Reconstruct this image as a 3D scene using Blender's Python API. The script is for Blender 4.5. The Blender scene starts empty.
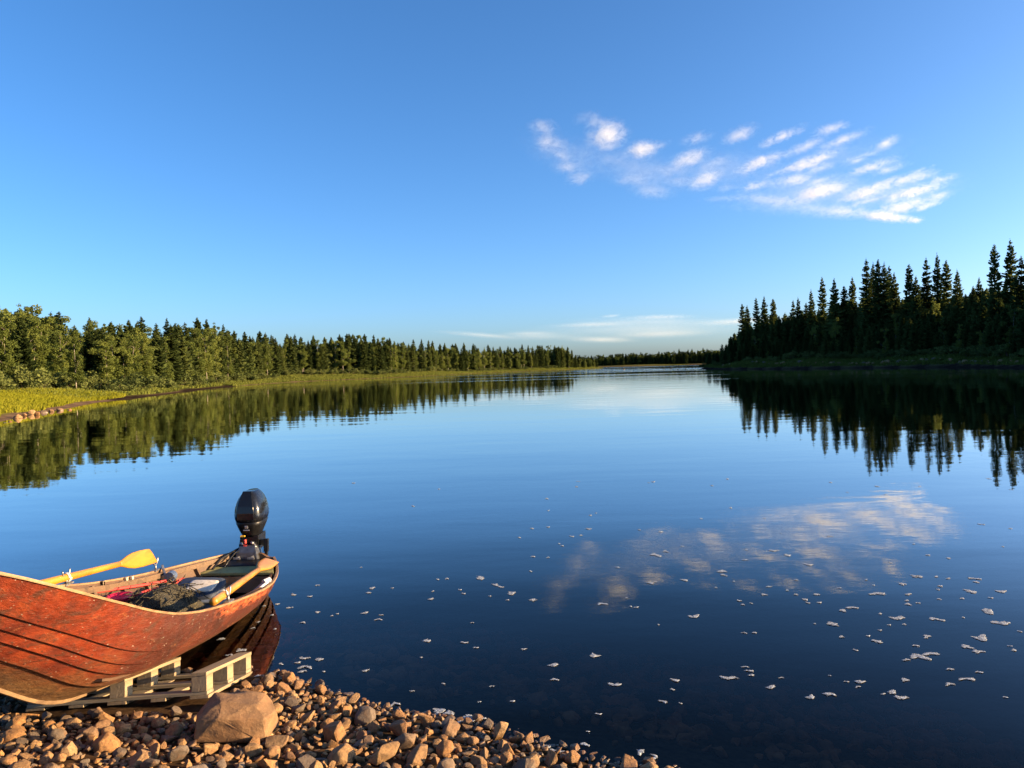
import bpy, bmesh, math, random
import numpy as np
from mathutils import Vector, Matrix
rng = np.random.default_rng(7)
random.seed(7)
R = math.radians
S = bpy.context.scene
C = S.collection

# ------------------------------------------------------------------ camera
F, CAMH = 740.0, 2.2
ROLL, YC = R(1.5), 366.6
PITCH = math.atan((384 - YC) / F)
cr = np.array([1., 0, 0]); cu = np.array([0, math.sin(PITCH), math.cos(PITCH)])
cf = np.array([0, math.cos(PITCH), -math.sin(PITCH)])
cosr, sinr = math.cos(ROLL), math.sin(ROLL)
right = cosr * cr - sinr * cu; up = sinr * cr + cosr * cu; back = -cf
cam = bpy.data.cameras.new('camera'); camo = bpy.data.objects.new('camera', cam); C.objects.link(camo)
cam.sensor_width = 36; cam.lens = 36 * F / 1024; cam.clip_start = 0.05; cam.clip_end = 80000
camo.matrix_world = Matrix(((right[0], up[0], back[0], 0), (right[1], up[1], back[1], 0),
                            (right[2], up[2], back[2], CAMH), (0, 0, 0, 1)))
S.camera = camo

def ray(px, py):
    a = px - 512; b = py - 384
    x = cosr * a - sinr * b; y = sinr * a + cosr * b
    return x / F * cr - y / F * cu + cf
def atz(px, py, z=0.0):
    d = ray(px, py); return np.array([0, 0, CAMH]) + d * ((z - CAMH) / d[2])
def aty(px, py, Y):
    d = ray(px, py); return np.array([0, 0, CAMH]) + d * (Y / d[1])
def horizon(px): return YC - math.tan(ROLL) * (px - 512)
def project(P):
    P = np.asarray(P, float) - np.array([0, 0, CAMH])
    X = P @ cr; Y = P @ cu; Z = P @ cf
    x = F * X / Z; y = -F * Y / Z
    return np.stack([512 + cosr * x + sinr * y, 384 - sinr * x + cosr * y], -1)

# ------------------------------------------------------------------ light
SUN_EL, SUN_AZ = 11.5, 93.0          # azimuth clockwise from the view direction (+Y)
W = bpy.data.worlds.new('World'); S.world = W; W.use_nodes = True
nt = W.node_tree; nt.nodes.clear()
sky = nt.nodes.new('ShaderNodeTexSky'); sky.sky_type = 'NISHITA'; sky.sun_disc = False
sky.sun_elevation = R(SUN_EL); sky.sun_rotation = R(SUN_AZ)
sky.altitude = 200; sky.air_density = 0.7; sky.dust_density = 1.9; sky.ozone_density = 3.5
hs = nt.nodes.new('ShaderNodeHueSaturation'); hs.inputs['Saturation'].default_value = 1.12
bg = nt.nodes.new('ShaderNodeBackground'); bg.inputs['Strength'].default_value = 0.092
wo = nt.nodes.new('ShaderNodeOutputWorld')
nt.links.new(sky.outputs[0], hs.inputs['Color']); nt.links.new(hs.outputs[0], bg.inputs[0]); nt.links.new(bg.outputs[0], wo.inputs[0])
sl = bpy.data.lights.new('sun', 'SUN'); sl.energy = 5.0; sl.angle = R(0.5); sl.color = (1.0, 0.68, 0.35)
so = bpy.data.objects.new('sun', sl); C.objects.link(so)
sd = Vector((math.sin(R(SUN_AZ)) * math.cos(R(SUN_EL)), math.cos(R(SUN_AZ)) * math.cos(R(SUN_EL)), math.sin(R(SUN_EL))))
so.rotation_euler = sd.to_track_quat('Z', 'Y').to_euler(); so.location = (20, -10, 30)
S.view_settings.view_transform = 'Standard'; S.view_settings.look = 'None'
S.view_settings.exposure = 1.84; S.view_settings.gamma = 1; S.view_settings.use_curve_mapping = False
S.cycles.use_denoising = True
S.cycles.max_bounces = 10; S.cycles.diffuse_bounces = 3; S.cycles.glossy_bounces = 4
S.cycles.transparent_max_bounces = 12; S.cycles.transmission_bounces = 4; S.cycles.volume_bounces = 6
S.cycles.volume_max_steps = 64; S.cycles.volume_step_rate = 1.0
S.cycles.caustics_reflective = False; S.cycles.caustics_refractive = False

# ------------------------------------------------------------------ helpers
class MB:
    """collects vertices and faces of one mesh"""
    def __init__(s): s.v = []; s.f = []; s.m = []; s.n = 0
    def add(s, V, Fc, mi=0):
        V = np.asarray(V, float); s.v.append(V)
        for f in Fc: s.f.append(tuple(int(i) + s.n for i in f)); s.m.append(mi)
        s.n += len(V)
    def box(s, c, size, rot=None, mi=0):
        h = np.array(size) / 2
        V = np.array([[x, y, z] for x in (-1, 1) for y in (-1, 1) for z in (-1, 1)]) * h
        if rot is not None: V = V @ np.array(rot).T
        s.add(V + np.array(c), [(0, 1, 3, 2), (4, 6, 7, 5), (0, 4, 5, 1), (2, 3, 7, 6), (0, 2, 6, 4), (1, 5, 7, 3)], mi)
    def bar(s, a, b, w, h, upv=(0, 0, 1), mi=0, bev=0):
        a = np.array(a, float); b = np.array(b, float); d = b - a; L = np.linalg.norm(d); d /= L
        upv = np.array(upv, float); sx = np.cross(d, upv); sx /= np.linalg.norm(sx); uz = np.cross(sx, d)
        s.box((a + b) / 2, (w, L, h), np.stack([sx, d, uz], 1), mi)
    def tube(s, pts, rad, n=8, mi=0, flat=1.0, upv=(0, 0, 1), cap=True):
        pts = np.asarray(pts, float); k = len(pts)
        rad = np.full(k, rad) if np.isscalar(rad) else np.asarray(rad, float)
        fl = np.full(k, flat) if np.isscalar(flat) else np.asarray(flat, float)
        V = []; upv = np.array(upv, float)
        for i in range(k):
            d = pts[min(i + 1, k - 1)] - pts[max(i - 1, 0)]; d /= np.linalg.norm(d) + 1e-12
            sx = np.cross(d, upv)
            if np.linalg.norm(sx) < 1e-3: sx = np.cross(d, np.array([1., 0, 0.1]))
            sx /= np.linalg.norm(sx); uz = np.cross(sx, d)
            for j in range(n):
                a = 2 * math.pi * j / n
                V.append(pts[i] + rad[i] * (math.cos(a) * sx + fl[i] * math.sin(a) * uz))
        Fc = [(i * n + j, i * n + (j + 1) % n, (i + 1) * n + (j + 1) % n, (i + 1) * n + j) for i in range(k - 1) for j in range(n)]
        if cap: Fc += [tuple(range(n))[::-1], tuple(range((k - 1) * n, k * n))]
        s.add(V, Fc, mi)
    def loft(s, rings, mi=0, cap=True):
        n = len(rings[0]); k = len(rings)
        V = np.concatenate(rings)
        Fc = [(i * n + j, i * n + (j + 1) % n, (i + 1) * n + (j + 1) % n, (i + 1) * n + j) for i in range(k - 1) for j in range(n)]
        if cap: Fc += [tuple(range(n))[::-1], tuple(range((k - 1) * n, k * n))]
        s.add(V, Fc, mi)
    def mesh(s, name, mats, smooth=False, bevel=0):
        me = bpy.data.meshes.new(name)
        me.from_pydata(np.concatenate(s.v).tolist(), [], s.f); me.update()
        for m in (mats if isinstance(mats, (list, tuple)) else [mats]): me.materials.append(m)
        me.polygons.foreach_set('material_index', s.m)
        bm = bmesh.new(); bm.from_mesh(me)
        bmesh.ops.recalc_face_normals(bm, faces=bm.faces)
        if bevel: bmesh.ops.bevel(bm, geom=list(bm.edges), offset=bevel, segments=2, affect='EDGES', profile=0.7)
        bm.to_mesh(me); bm.free()
        if smooth: me.polygons.foreach_set('use_smooth', [True] * len(me.polygons))
        return me
    def build(s, name, mats, parent=None, smooth=False, bevel=0):
        return link(name, s.mesh(name, mats, smooth, bevel), parent)
def link(name, me, parent=None):
    o = bpy.data.objects.new(name, me); C.objects.link(o)
    if parent: o.parent = parent
    return o
def quads_mesh(name, V, mats, tint=None, mi=None):
    """fast mesh of separate quads: V is (n,4,3)"""
    n = len(V); me = bpy.data.meshes.new(name)
    me.vertices.add(n * 4); me.vertices.foreach_set('co', V.reshape(-1).astype(np.float32))
    me.loops.add(n * 4); me.loops.foreach_set('vertex_index', np.arange(n * 4, dtype=np.int32))
    me.polygons.add(n); me.polygons.foreach_set('loop_start', np.arange(0, n * 4, 4, dtype=np.int32))
    for m in (mats if isinstance(mats, (list, tuple)) else [mats]): me.materials.append(m)
    if mi is not None: me.polygons.foreach_set('material_index', np.asarray(mi, np.int32))
    if tint is not None:
        at = me.attributes.new('tint', 'FLOAT', 'FACE'); at.data.foreach_set('value', np.asarray(tint, np.float32))
    me.update(calc_edges=True); me.validate()
    return me
def empty(name, loc=(0, 0, 0), rz=0):
    o = bpy.data.objects.new(name, None); C.objects.link(o); o.location = loc; o.rotation_euler = (0, 0, rz)
    o.empty_display_size = 0.2
    return o
def tag(o, label=None, cat=None, group=None, kind=None):
    if label: o['label'] = label
    if cat: o['category'] = cat
    if group: o['group'] = group
    if kind: o['kind'] = kind
    return o
def copy_tree(o, parent=None):
    c = o.copy(); C.objects.link(c); c.parent = parent
    for ch in list(o.children): copy_tree(ch, c)
    return c

class Mat:
    def __init__(s, name):
        s.m = bpy.data.materials.new(name); s.m.use_nodes = True; s.t = s.m.node_tree; s.t.nodes.clear()
        s.out = s.n('ShaderNodeOutputMaterial')
    def n(s, typ, **kw):
        nd = s.t.nodes.new(typ)
        for k, v in kw.items(): setattr(nd, k, v)
        return nd
    def l(s, a, b): s.t.links.new(a, b)
    def set(s, nd, **kw):
        for k, v in kw.items():
            nd.inputs[k.replace('_', ' ')].default_value = v
    def noise(s, scale, detail=4, rough=.55, vec=None, dist=0):
        nd = s.n('ShaderNodeTexNoise'); nd.inputs['Scale'].default_value = scale; nd.inputs['Detail'].default_value = detail
        nd.inputs['Roughness'].default_value = rough; nd.inputs['Distortion'].default_value = dist
        if vec is not None: s.l(vec, nd.inputs['Vector'])
        return nd.outputs['Fac']
    def ramp(s, fac, stops, interp='LINEAR'):
        nd = s.n('ShaderNodeValToRGB'); cr_ = nd.color_ramp; cr_.interpolation = interp
        while len(cr_.elements) > 1: cr_.elements.remove(cr_.elements[-1])
        cr_.elements[0].position = stops[0][0]; c0 = stops[0][1]; cr_.elements[0].color = (*c0, 1) if len(c0) == 3 else c0
        for p, c in stops[1:]:
            e = cr_.elements.new(p); e.color = (*c, 1) if len(c) == 3 else c
        s.l(fac, nd.inputs[0]); return nd.outputs['Color']
    def mix(s, fac, a, b, blend='MIX'):
        nd = s.n('ShaderNodeMix', data_type='RGBA', blend_type=blend)
        for i, v in ((0, fac), (6, a), (7, b)):
            if hasattr(v, 'links'): s.l(v, nd.inputs[i])
            elif i == 0: nd.inputs[0].default_value = v
            else: nd.inputs[i].default_value = (*v, 1)
        return nd.outputs[2]
    def math(s, op, a, b=None, clamp=False):
        nd = s.n('ShaderNodeMath', operation=op, use_clamp=clamp)
        for i, v in enumerate((a, b)):
            if v is None: continue
            if hasattr(v, 'links'): s.l(v, nd.inputs[i])
            else: nd.inputs[i].default_value = v
        return nd.outputs[0]
    def mapr(s, v, a, b, c=0., d=1.):
        nd = s.n('ShaderNodeMapRange'); s.l(v, nd.inputs[0])
        for i, q in enumerate((a, b, c, d)): nd.inputs[i + 1].default_value = q
        return nd.outputs[0]
    def bump(s, h, strength=.3, dist=.01):
        nd = s.n('ShaderNodeBump'); nd.inputs['Strength'].default_value = strength; nd.inputs['Distance'].default_value = dist
        s.l(h, nd.inputs['Height']); return nd.outputs[0]
    def bsdf(s, color, rough=.6, normal=None, **kw):
        p = s.n('ShaderNodeBsdfPrincipled')
        for nm, v in (('Base Color', color), ('Roughness', rough)):
            if hasattr(v, 'links'): s.l(v, p.inputs[nm])
            else: p.inputs[nm].default_value = (*v, 1) if nm == 'Base Color' else v
        if normal is not None: s.l(normal, p.inputs['Normal'])
        for k, v in kw.items(): p.inputs[k].default_value = v
        s.l(p.outputs[0], s.out.inputs['Surface']); return p
    def obj(s): return s.n('ShaderNodeTexCoord').outputs['Object']
    def pos(s): return s.n('ShaderNodeNewGeometry').outputs['Position']
    def sep(s, v):
        nd = s.n('ShaderNodeSeparateXYZ'); s.l(v, nd.inputs[0]); return nd.outputs
    def attr(s, name, out='Fac'): return s.n('ShaderNodeAttribute', attribute_name=name).outputs[out]
    def scalev(s, v, sc):
        nd = s.n('ShaderNodeMapping'); s.l(v, nd.inputs[0]); nd.inputs['Scale'].default_value = sc; return nd.outputs[0]
def plain(name, col, rough=.5, metal=0., noise=0.15, scale=30, spec=.5, coat=0.):
    m = Mat(name); c = m.noise(scale, 5, .6, m.obj())
    d = tuple(max(0, x * (1 - noise * 2)) for x in col); b = tuple(min(1, x * (1 + noise)) for x in col)
    m.bsdf(m.ramp(c, [(.3, d), (.7, b)]), m.mapr(c, .3, .7, max(.02, rough - .08), min(1, rough + .08)),
           m.bump(c, .15, .004), **{'Metallic': metal, 'Specular IOR Level': spec, 'Coat Weight': coat})
    return m.m
def wood(name, col, dark, rough=.6, scale=(6, 60, 60), coat=0.):
    m = Mat(name); v = m.scalev(m.obj(), scale)
    g = m.noise(1.0, 6, .65, v, .6); w = m.noise(3.0, 4, .6, m.obj())
    c = m.ramp(g, [(.3, dark), (.52, col), (.75, tuple(min(1, x * 1.18) for x in col))])
    c = m.mix(m.mapr(w, .45, .75, 0, .45), c, dark)
    m.bsdf(c, rough, m.bump(g, .35, .004), **{'Coat Weight': coat * .4, 'Coat Roughness': .2})
    return m.m
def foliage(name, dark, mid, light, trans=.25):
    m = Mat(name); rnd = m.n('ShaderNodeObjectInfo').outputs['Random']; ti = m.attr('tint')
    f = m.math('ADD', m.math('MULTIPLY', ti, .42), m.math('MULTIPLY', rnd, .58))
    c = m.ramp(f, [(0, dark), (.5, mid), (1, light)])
    d = m.n('ShaderNodeBsdfDiffuse'); t = m.n('ShaderNodeBsdfTranslucent'); mx = m.n('ShaderNodeMixShader')
    m.l(c, d.inputs[0]); m.l(c, t.inputs[0]); mx.inputs[0].default_value = trans
    m.l(d.outputs[0], mx.inputs[1]); m.l(t.outputs[0], mx.inputs[2]); m.l(mx.outputs[0], m.out.inputs[0])
    return m.m

# ------------------------------------------------------------------ shorelines (water lines, metres)
LEFT = np.array([(-120, -10), (-70, 14), (-40, 26), (-30, 33), (-26.9, 38.7), (-29.7, 45.5), (-31.5, 51.5), (-36.9, 66), (-37.9, 73), (-40.8, 88),
                 (-45, 107), (-50, 141), (-50, 170), (-35, 202), (-22, 245), (-12.5, 293), (8.3, 334), (24, 356), (53.5, 428),
                 (44, 450), (-10, 480), (-120, 560), (-400, 600), (-4000, 600), (-4000, -10)])
RIGHT = np.array([(900, -200), (300, -90), (170, 10), (112, 60), (82, 95), (76, 110), (80, 135), (73, 155), (62.6, 173), (55, 195), (57, 225), (62, 240), (75, 265),
                  (95, 330), (130, 420), (175, 540), (240, 600), (700, 640), (5000, 640), (5000, -200)])
FAR = np.array([(-4000, 640), (-300, 650), (0, 640), (120, 632), (300, 640), (5000, 660), (5000, 40000), (-4000, 40000)])
NEAR = np.array([(-400, -60), (-60, -8), (-20, 3.2), (-9, 4.9), (-5, 5.25), (-3.2, 5.3), (-2.3, 5.42), (-1.85, 5.36), (-1.5, 5.12), (-1.29, 4.97), (-1.05, 4.78),
                 (-.77, 4.63), (-.32, 4.5), (-.05, 4.36), (.22, 4.14), (.5, 4.0), (.78, 3.93), (1.1, 3.78), (1.8, 3.2), (4, 1.3), (14, -8), (60, -60), (200, -400), (-400, -400)])
def seg_dist(P, poly):
    d = np.full(len(P), 1e18); a = poly; b = np.roll(poly, -1, 0)
    for p, q in zip(a, b):
        e = q - p; L = (e ** 2).sum() + 1e-9
        t = np.clip(((P - p) @ e) / L, 0, 1); w = P - p - t[:, None] * e
        d = np.minimum(d, (w ** 2).sum(1))
    return np.sqrt(d)
def inside(P, poly):
    c = np.zeros(len(P), bool); x, y = P[:, 0], P[:, 1]; a = poly; b = np.roll(poly, -1, 0)
    for (x0, y0), (x1, y1) in zip(a, b):
        if y0 == y1: continue
        k = ((y0 > y) != (y1 > y)) & (x < (x1 - x0) * (y - y0) / (y1 - y0) + x0); c ^= k
    return c
def sdist(P, poly):
    d = seg_dist(P, poly); return np.where(inside(P, poly), d, -d)
def lattice(P, s, seed=0):
    """smooth value noise"""
    r_ = np.random.default_rng(seed); G = r_.random((256, 256)); Q = np.asarray(P) / s + 1000.37
    i = np.floor(Q).astype(int); f = Q - i; f = f * f * (3 - 2 * f)
    g = lambda a, b: G[(i[:, 0] + a) % 256, (i[:, 1] + b) % 256]
    return (g(0, 0) * (1 - f[:, 0]) + g(1, 0) * f[:, 0]) * (1 - f[:, 1]) + (g(0, 1) * (1 - f[:, 0]) + g(1, 1) * f[:, 0]) * f[:, 1]
def terrain(P):
    P = np.asarray(P, float)
    L, Rr, Fa, N = (sdist(P, q) for q in (LEFT, RIGHT, FAR, NEAR))
    rad = np.hypot(P[:, 0], P[:, 1])
    n1 = lattice(P, 6, 1) - .5; n2 = lattice(P, 1.3, 2) - .5; n3 = lattice(P, 40, 3) - .5
    zl = np.interp(L, [-60, -8, 0, 1.5, 4, 9, 20, 60, 400], [-3, -.7, 0, .22, .55, 1.05, 1.75, 2.7, 6]) + np.clip(L, 0, 3) / 3 * (n1 * .35 + n2 * .12)
    zr = np.interp(Rr, [-60, -6, 0, 2, 6, 14, 40, 400], [-3, -.9, 0, .55, 1.6, 2.7, 4.2, 9]) + np.clip(Rr, 0, 3) / 3 * (n1 * .5 + n2 * .2)
    zf = np.interp(Fa, [-60, 0, 6, 60, 1500, 30000], [-3, 0, 1, 3, 12, 40])
    zn = np.interp(N, [-30, -6, -2.2, 0, 1, 4, 12, 60, 400], [-3, -1.15, -.4, 0, .12, .55, 1.4, 4, 8])
    zn = zn + np.where(rad < 30, np.clip(N + 2.5, 0, 1) * (lattice(P, .5, 4) - .5) * .03, 0)
    zr = zr + 24 * np.exp(-((P[:, 0] - 330) / 110) ** 2 - ((P[:, 1] - 560) / 90) ** 2)  # unseen hill added behind the right wood to shade the far wood
    return np.maximum.reduce([zl, zr, zf, zn]), (L, Rr, Fa, N)
def gz(x, y): return float(terrain(np.array([[x, y]]))[0][0])

# ground: one polar sheet from the camera's feet out past the horizon
nr, na = 330, 420
rr = np.concatenate([np.linspace(.15, 9, 110), np.geomspace(9.1, 900, 170), np.geomspace(930, 30000, nr - 280)])
aa = np.concatenate([np.linspace(-180, -42, 50, endpoint=False), np.linspace(-42, 42, na - 100, endpoint=False), np.linspace(42, 180, 50, endpoint=False)])
AA, RR = np.meshgrid(np.radians(aa), rr)
P2 = np.stack([(RR * np.sin(AA)).ravel(), (RR * np.cos(AA)).ravel()], 1)
zz, (dL, dR, dF, dN) = terrain(P2)
V = np.concatenate([np.c_[P2, zz], [[0, 0, gz(0, 0)]]])
Fq = []
for i in range(nr - 1):
    for j in range(na):
        Fq.append((i * na + j, i * na + (j + 1) % na, (i + 1) * na + (j + 1) % na, (i + 1) * na + j))
Fq += [(len(V) - 1, (j + 1) % na, j) for j in range(na)]
gm = bpy.data.meshes.new('ground'); gm.from_pydata(V.tolist(), [], Fq); gm.update()
gm.polygons.foreach_set('use_smooth', [True] * len(gm.polygons))
col = np.zeros((len(V), 4), np.float32); col[:, 3] = 1
# zones of different ground cover: red = river stones and silt, green = meadow grass, blue = dark mud
near_zone = np.clip((dN + 3.2) / .8, 0, 1)
col[:-1, 0] = near_zone; col[-1, 0] = 1
band = np.clip((dL - np.where(P2[:, 1] > 130, .25, .9) + (lattice(P2, 3, 8) - .5) * np.where(P2[:, 1] > 130, .3, 1.0)) / .5, 0, 1)
col[:-1, 1] = np.maximum(band, np.clip((dR - 1.7) / .6, 0, 1))
col[:-1, 1] = np.maximum(col[:-1, 1], np.clip(dF + 2, 0, 1))
mud = ((P2[:, 1] > 70) & (P2[:, 1] < 135)) * np.clip((1.7 + (lattice(P2, 9, 9) - .5) * 2.6 - dL) / .9, 0, 1) * np.clip((dL + 1) / 1, 0, 1)
mud = np.maximum(mud, np.clip((2.4 - dR) / .8, 0, 1) * (dR > -6))
col[:-1, 2] = np.clip(mud, 0, 1)
ca = gm.color_attributes.new('zone', 'FLOAT_COLOR', 'POINT'); ca.data.foreach_set('color', col.ravel())
m = Mat('ground_soil'); zc = m.n('ShaderNodeSeparateColor'); m.l(m.attr('zone', 'Color'), zc.inputs[0]); p = m.pos()
n_a = m.noise(1.2, 6, .6, p); n_b = m.noise(.12, 4, .5, p); n_c = m.noise(14, 6, .65, p)
grass_c = m.mix(m.mapr(n_b, .35, .65), m.ramp(n_a, [(.3, (.10, .095, .018)), (.7, (.17, .155, .03))]), m.ramp(n_a, [(.3, (.05, .065, .018)), (.7, (.11, .115, .03))]))
sand_c = m.ramp(n_a, [(.3, (.06, .04, .026)), (.6, (.15, .10, .062))])
stone_c = m.ramp(n_c, [(.3, (.022, .014, .009)), (.7, (.085, .052, .028))])
c = m.mix(zc.outputs[1], sand_c, grass_c)
c = m.mix(zc.outputs[2], c, m.ramp(n_a, [(.3, (.014, .010, .008)), (.7, (.036, .025, .018))]))
c = m.mix(zc.outputs[0], c, stone_c)
m.bsdf(c, .9, m.bump(n_a, .6, .08), **{'Specular IOR Level': .0})
gm.materials.append(m.m)
ground = link('ground', gm); tag(ground, kind='structure')

# water: a body with a surface, absorbing light like peat-brown river water
m = Mat('river_water'); p = m.pos()
px_, py_, pz_ = m.sep(p)
def wav(sx, sy, sc, det, dist=0): return m.noise(sc, det, .5, m.scalev(p, (sx, sy, 1)), dist)
w1 = wav(.55, 1.5, .55, 2, .3); w2 = wav(1, 2.0, 2.6, 3); w3 = wav(.5, 1.6, .16, 2)
gust = m.mapr(m.noise(.02, 3, .55, m.scalev(p, (.35, 1.6, 1))), .50, .64)      # wind streaks far out
dist = m.math('SQRT', m.math('ADD', m.math('MULTIPLY', px_, px_), m.math('MULTIPLY', py_, py_)))
far_ = m.mapr(dist, 60, 170); 
h = m.math('ADD', m.math('MULTIPLY', w1, .0042), m.math('MULTIPLY', w2, .0006))
h = m.math('ADD', h, m.math('MULTIPLY', w3, .011))
h = m.math('ADD', h, m.math('MULTIPLY', m.math('MULTIPLY', m.math('MULTIPLY', w2, gust), far_), .03))
bn = m.n('ShaderNodeBump'); bn.inputs['Strength'].default_value = 1; bn.inputs['Distance'].default_value = 1.0; m.l(h, bn.inputs['Height'])
fr = m.n('ShaderNodeFresnel'); fr.inputs[0].default_value = 1.44; m.l(bn.outputs[0], fr.inputs['Normal'])
gl = m.n('ShaderNodeBsdfGlossy'); m.l(bn.outputs[0], gl.inputs['Normal']); gl.inputs['Color'].default_value = (1, 1, 1, 1)
m.l(m.math('ADD', .012, m.math('MULTIPLY', m.math('MULTIPLY', gust, far_), .09)), gl.inputs['Roughness'])
tr = m.n('ShaderNodeBsdfTransparent'); tr.inputs[0].default_value = (.98, .98, .98, 1)
# the sky at right angles to the sun is polarised upright, so steep views mirror little of it and grazing ones nearly all
frc = m.ramp(fr.outputs[0], [(0, (.012,) * 3), (.10, (.030,) * 3), (.19, (.145,) * 3), (.34, (.52,) * 3), (.66, (.88,) * 3), (1, (1, 1, 1))])
mx = m.n('ShaderNodeMixShader'); m.l(frc, mx.inputs[0]); m.l(tr.outputs[0], mx.inputs[1]); m.l(gl.outputs[0], mx.inputs[2])
m.l(mx.outputs[0], m.out.inputs['Surface'])
va = m.n('ShaderNodeVolumeAbsorption'); va.inputs[0].default_value = (.62, .30, .12, 1); va.inputs[1].default_value = 2.0
m.l(va.outputs[0], m.out.inputs['Volume'])
mb = MB(); X0, X1, Y0, Y1, ZB = -6000, 6000, -300, 9000, -9.0
mb.add([(X0, Y0, 0), (X1, Y0, 0), (X1, Y1, 0), (X0, Y1, 0), (X0, Y0, ZB), (X1, Y0, ZB), (X1, Y1, ZB), (X0, Y1, ZB)],
       [(0, 1, 2, 3), (7, 6, 5, 4), (0, 4, 5, 1), (1, 5, 6, 2), (2, 6, 7, 3), (3, 7, 4, 0)])
water = mb.build('water', m.m); tag(water, kind='structure')

# ------------------------------------------------------------------ clouds
cm = Mat('cloud_vapour'); ob = cm.obj()
ln = cm.n('ShaderNodeVectorMath', operation='LENGTH'); cm.l(ob, ln.inputs[0])
cp = cm.pos(); cn = cm.noise(.013, 7, .70, cm.scalev(cp, (1, .8, 1.6)), 1.2)
fall = cm.math('SUBTRACT', 1.0, ln.outputs['Value'])
cn2 = cm.noise(.045, 4, .65, cp, .8)
fall2 = cm.math('ADD', cm.math('SUBTRACT', fall, .0), cm.math('MULTIPLY', cm.math('SUBTRACT', cn2, .5), 1.6))
ot = cm.n('ShaderNodeAttribute', attribute_type='OBJECT', attribute_name='thick')
dens = cm.math('MULTIPLY', cm.math('MULTIPLY', cm.math('MAXIMUM', cm.math('ADD', fall2, cm.math('MULTIPLY', cm.math('SUBTRACT', cn, .53), 4.6)), 0), fall), ot.outputs['Fac'])
vs = cm.n('ShaderNodeVolumeScatter'); vs.inputs['Color'].default_value = (.88, .94, 1.0, 1); vs.inputs['Anisotropy'].default_value = 0.0
cm.l(dens, vs.inputs['Density']); cm.l(vs.outputs[0], cm.out.inputs['Volume'])
bm = bmesh.new(); bmesh.ops.create_icosphere(bm, subdivisions=3, radius=1.0)
pm = bpy.data.meshes.new('puff'); bm.to_mesh(pm); bm.free(); pm.materials.append(cm.m)
CZ = 1500.0
cloud = empty('cloud', tuple(atz(745, 165, CZ)))
tag(cloud, 'band of small white rippled cloud puffs high over the right bank', 'cloud')
def puff(x0, y0, x1, y1, hw, thick, parent, alt, fth=1.0):
    A = atz(x0, y0, alt); B = atz(x1, y1, alt); c_ = (A + B) / 2; d = B - A; L = np.linalg.norm(d[:2]) / 2
    dist_ = np.linalg.norm(c_ - np.array([0, 0, CAMH])); w = hw / F * dist_
    ang = math.atan2(d[1], d[0]); o = bpy.data.objects.new('puff', pm); C.objects.link(o)
    o.location = c_; o.rotation_euler = (0, 0, ang); o.scale = (L * 1.12 + w * 1.5, w * 2.1, w * 1.15 * fth)
    o['thick'] = thick
    o.parent = parent; o.matrix_parent_inverse = Matrix.Translation(-Vector(parent.location))
PUFFS = [(538, 125, 548, 130, 8, .4), (543, 140, 556, 146, 9, .4), (560, 168, 573, 166, 8, .4), (574, 180, 587, 176, 8, .35), (578, 121, 592, 114, 6, .2),
 (606, 142, 608, 128, 12, .8), (636, 152, 649, 147, 9, 1.1), (618, 178, 648, 180, 8, .25), (636, 188, 668, 194, 8, .22),
 (676, 164, 704, 152, 8, .8), (684, 143, 708, 134, 6, .5), (697, 186, 714, 174, 8, .6), (727, 141, 752, 128, 7, .6), (705, 168, 728, 158, 5, .4),
 (758, 147, 808, 125, 5, .7), (783, 157, 826, 136, 5, .5), (738, 172, 782, 154, 6, .8), (783, 172, 842, 150, 6, .9), (818, 150, 868, 130, 5, .5), (816, 133, 846, 124, 5, .7),
 (877, 148, 896, 138, 5, .6), (834, 166, 872, 155, 4, .5), (806, 172, 834, 164, 4.5, .5), (846, 176, 900, 157, 5, .7), (872, 175, 908, 163, 4, .5),
 (776, 183, 812, 176, 6, .8), (792, 200, 846, 183, 8, 1.1), (884, 186, 936, 172, 5, .8), (928, 183, 958, 175, 4, .6), (842, 200, 892, 184, 6, .8),
 (884, 200, 946, 183, 6, .9), (928, 200, 952, 192, 4, .5), (876, 214, 936, 198, 7, 1.0), (858, 214, 914, 220, 5, 1.0), (908, 220, 921, 220, 3.5, .9),
 (736, 198, 812, 203, 8, .35), (800, 210, 880, 214, 7, .4), (718, 190, 734, 187, 5, .3), (740, 190, 770, 182, 5, .5), (668, 180, 700, 184, 6, .3), (600, 160, 622, 158, 7, .12), (660, 168, 684, 172, 6, .25),
 (535, 140, 600, 170, 16, 0.060), (590, 150, 680, 185, 18, 0.060), (660, 175, 780, 165, 20, 0.072), (740, 185, 900, 195, 18, 0.096), (780, 165, 900, 150, 18, 0.048), (840, 200, 950, 185, 16, 0.084), (720, 205, 900, 212, 9, 0.132),
 (744, 166, 772, 155, 3, .5), (764, 178, 798, 164, 3, .5), (800, 188, 838, 174, 3, .5), (826, 146, 858, 134, 3, .4), (856, 160, 884, 148, 3, .4), (862, 190, 914, 172, 3, .6), (900, 178, 934, 166, 3, .5), (842, 208, 902, 192, 3, .6), (650, 150, 668, 142, 4, .3), (590, 128, 598, 116, 5, .3), (556, 152, 568, 160, 5, .3), (700, 200, 760, 196, 4, .3), (912, 212, 944, 200, 3, .6)]
for q in PUFFS: puff(*q[:5], q[5] * (.0125 if q[0] > 720 and q[4] < 7 else .0085), cloud, CZ)
band = empty('cloud', tuple(atz(640, 326, 1800)))
tag(band, 'pale thin cloud streak low over the far end of the river', 'cloud')
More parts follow.
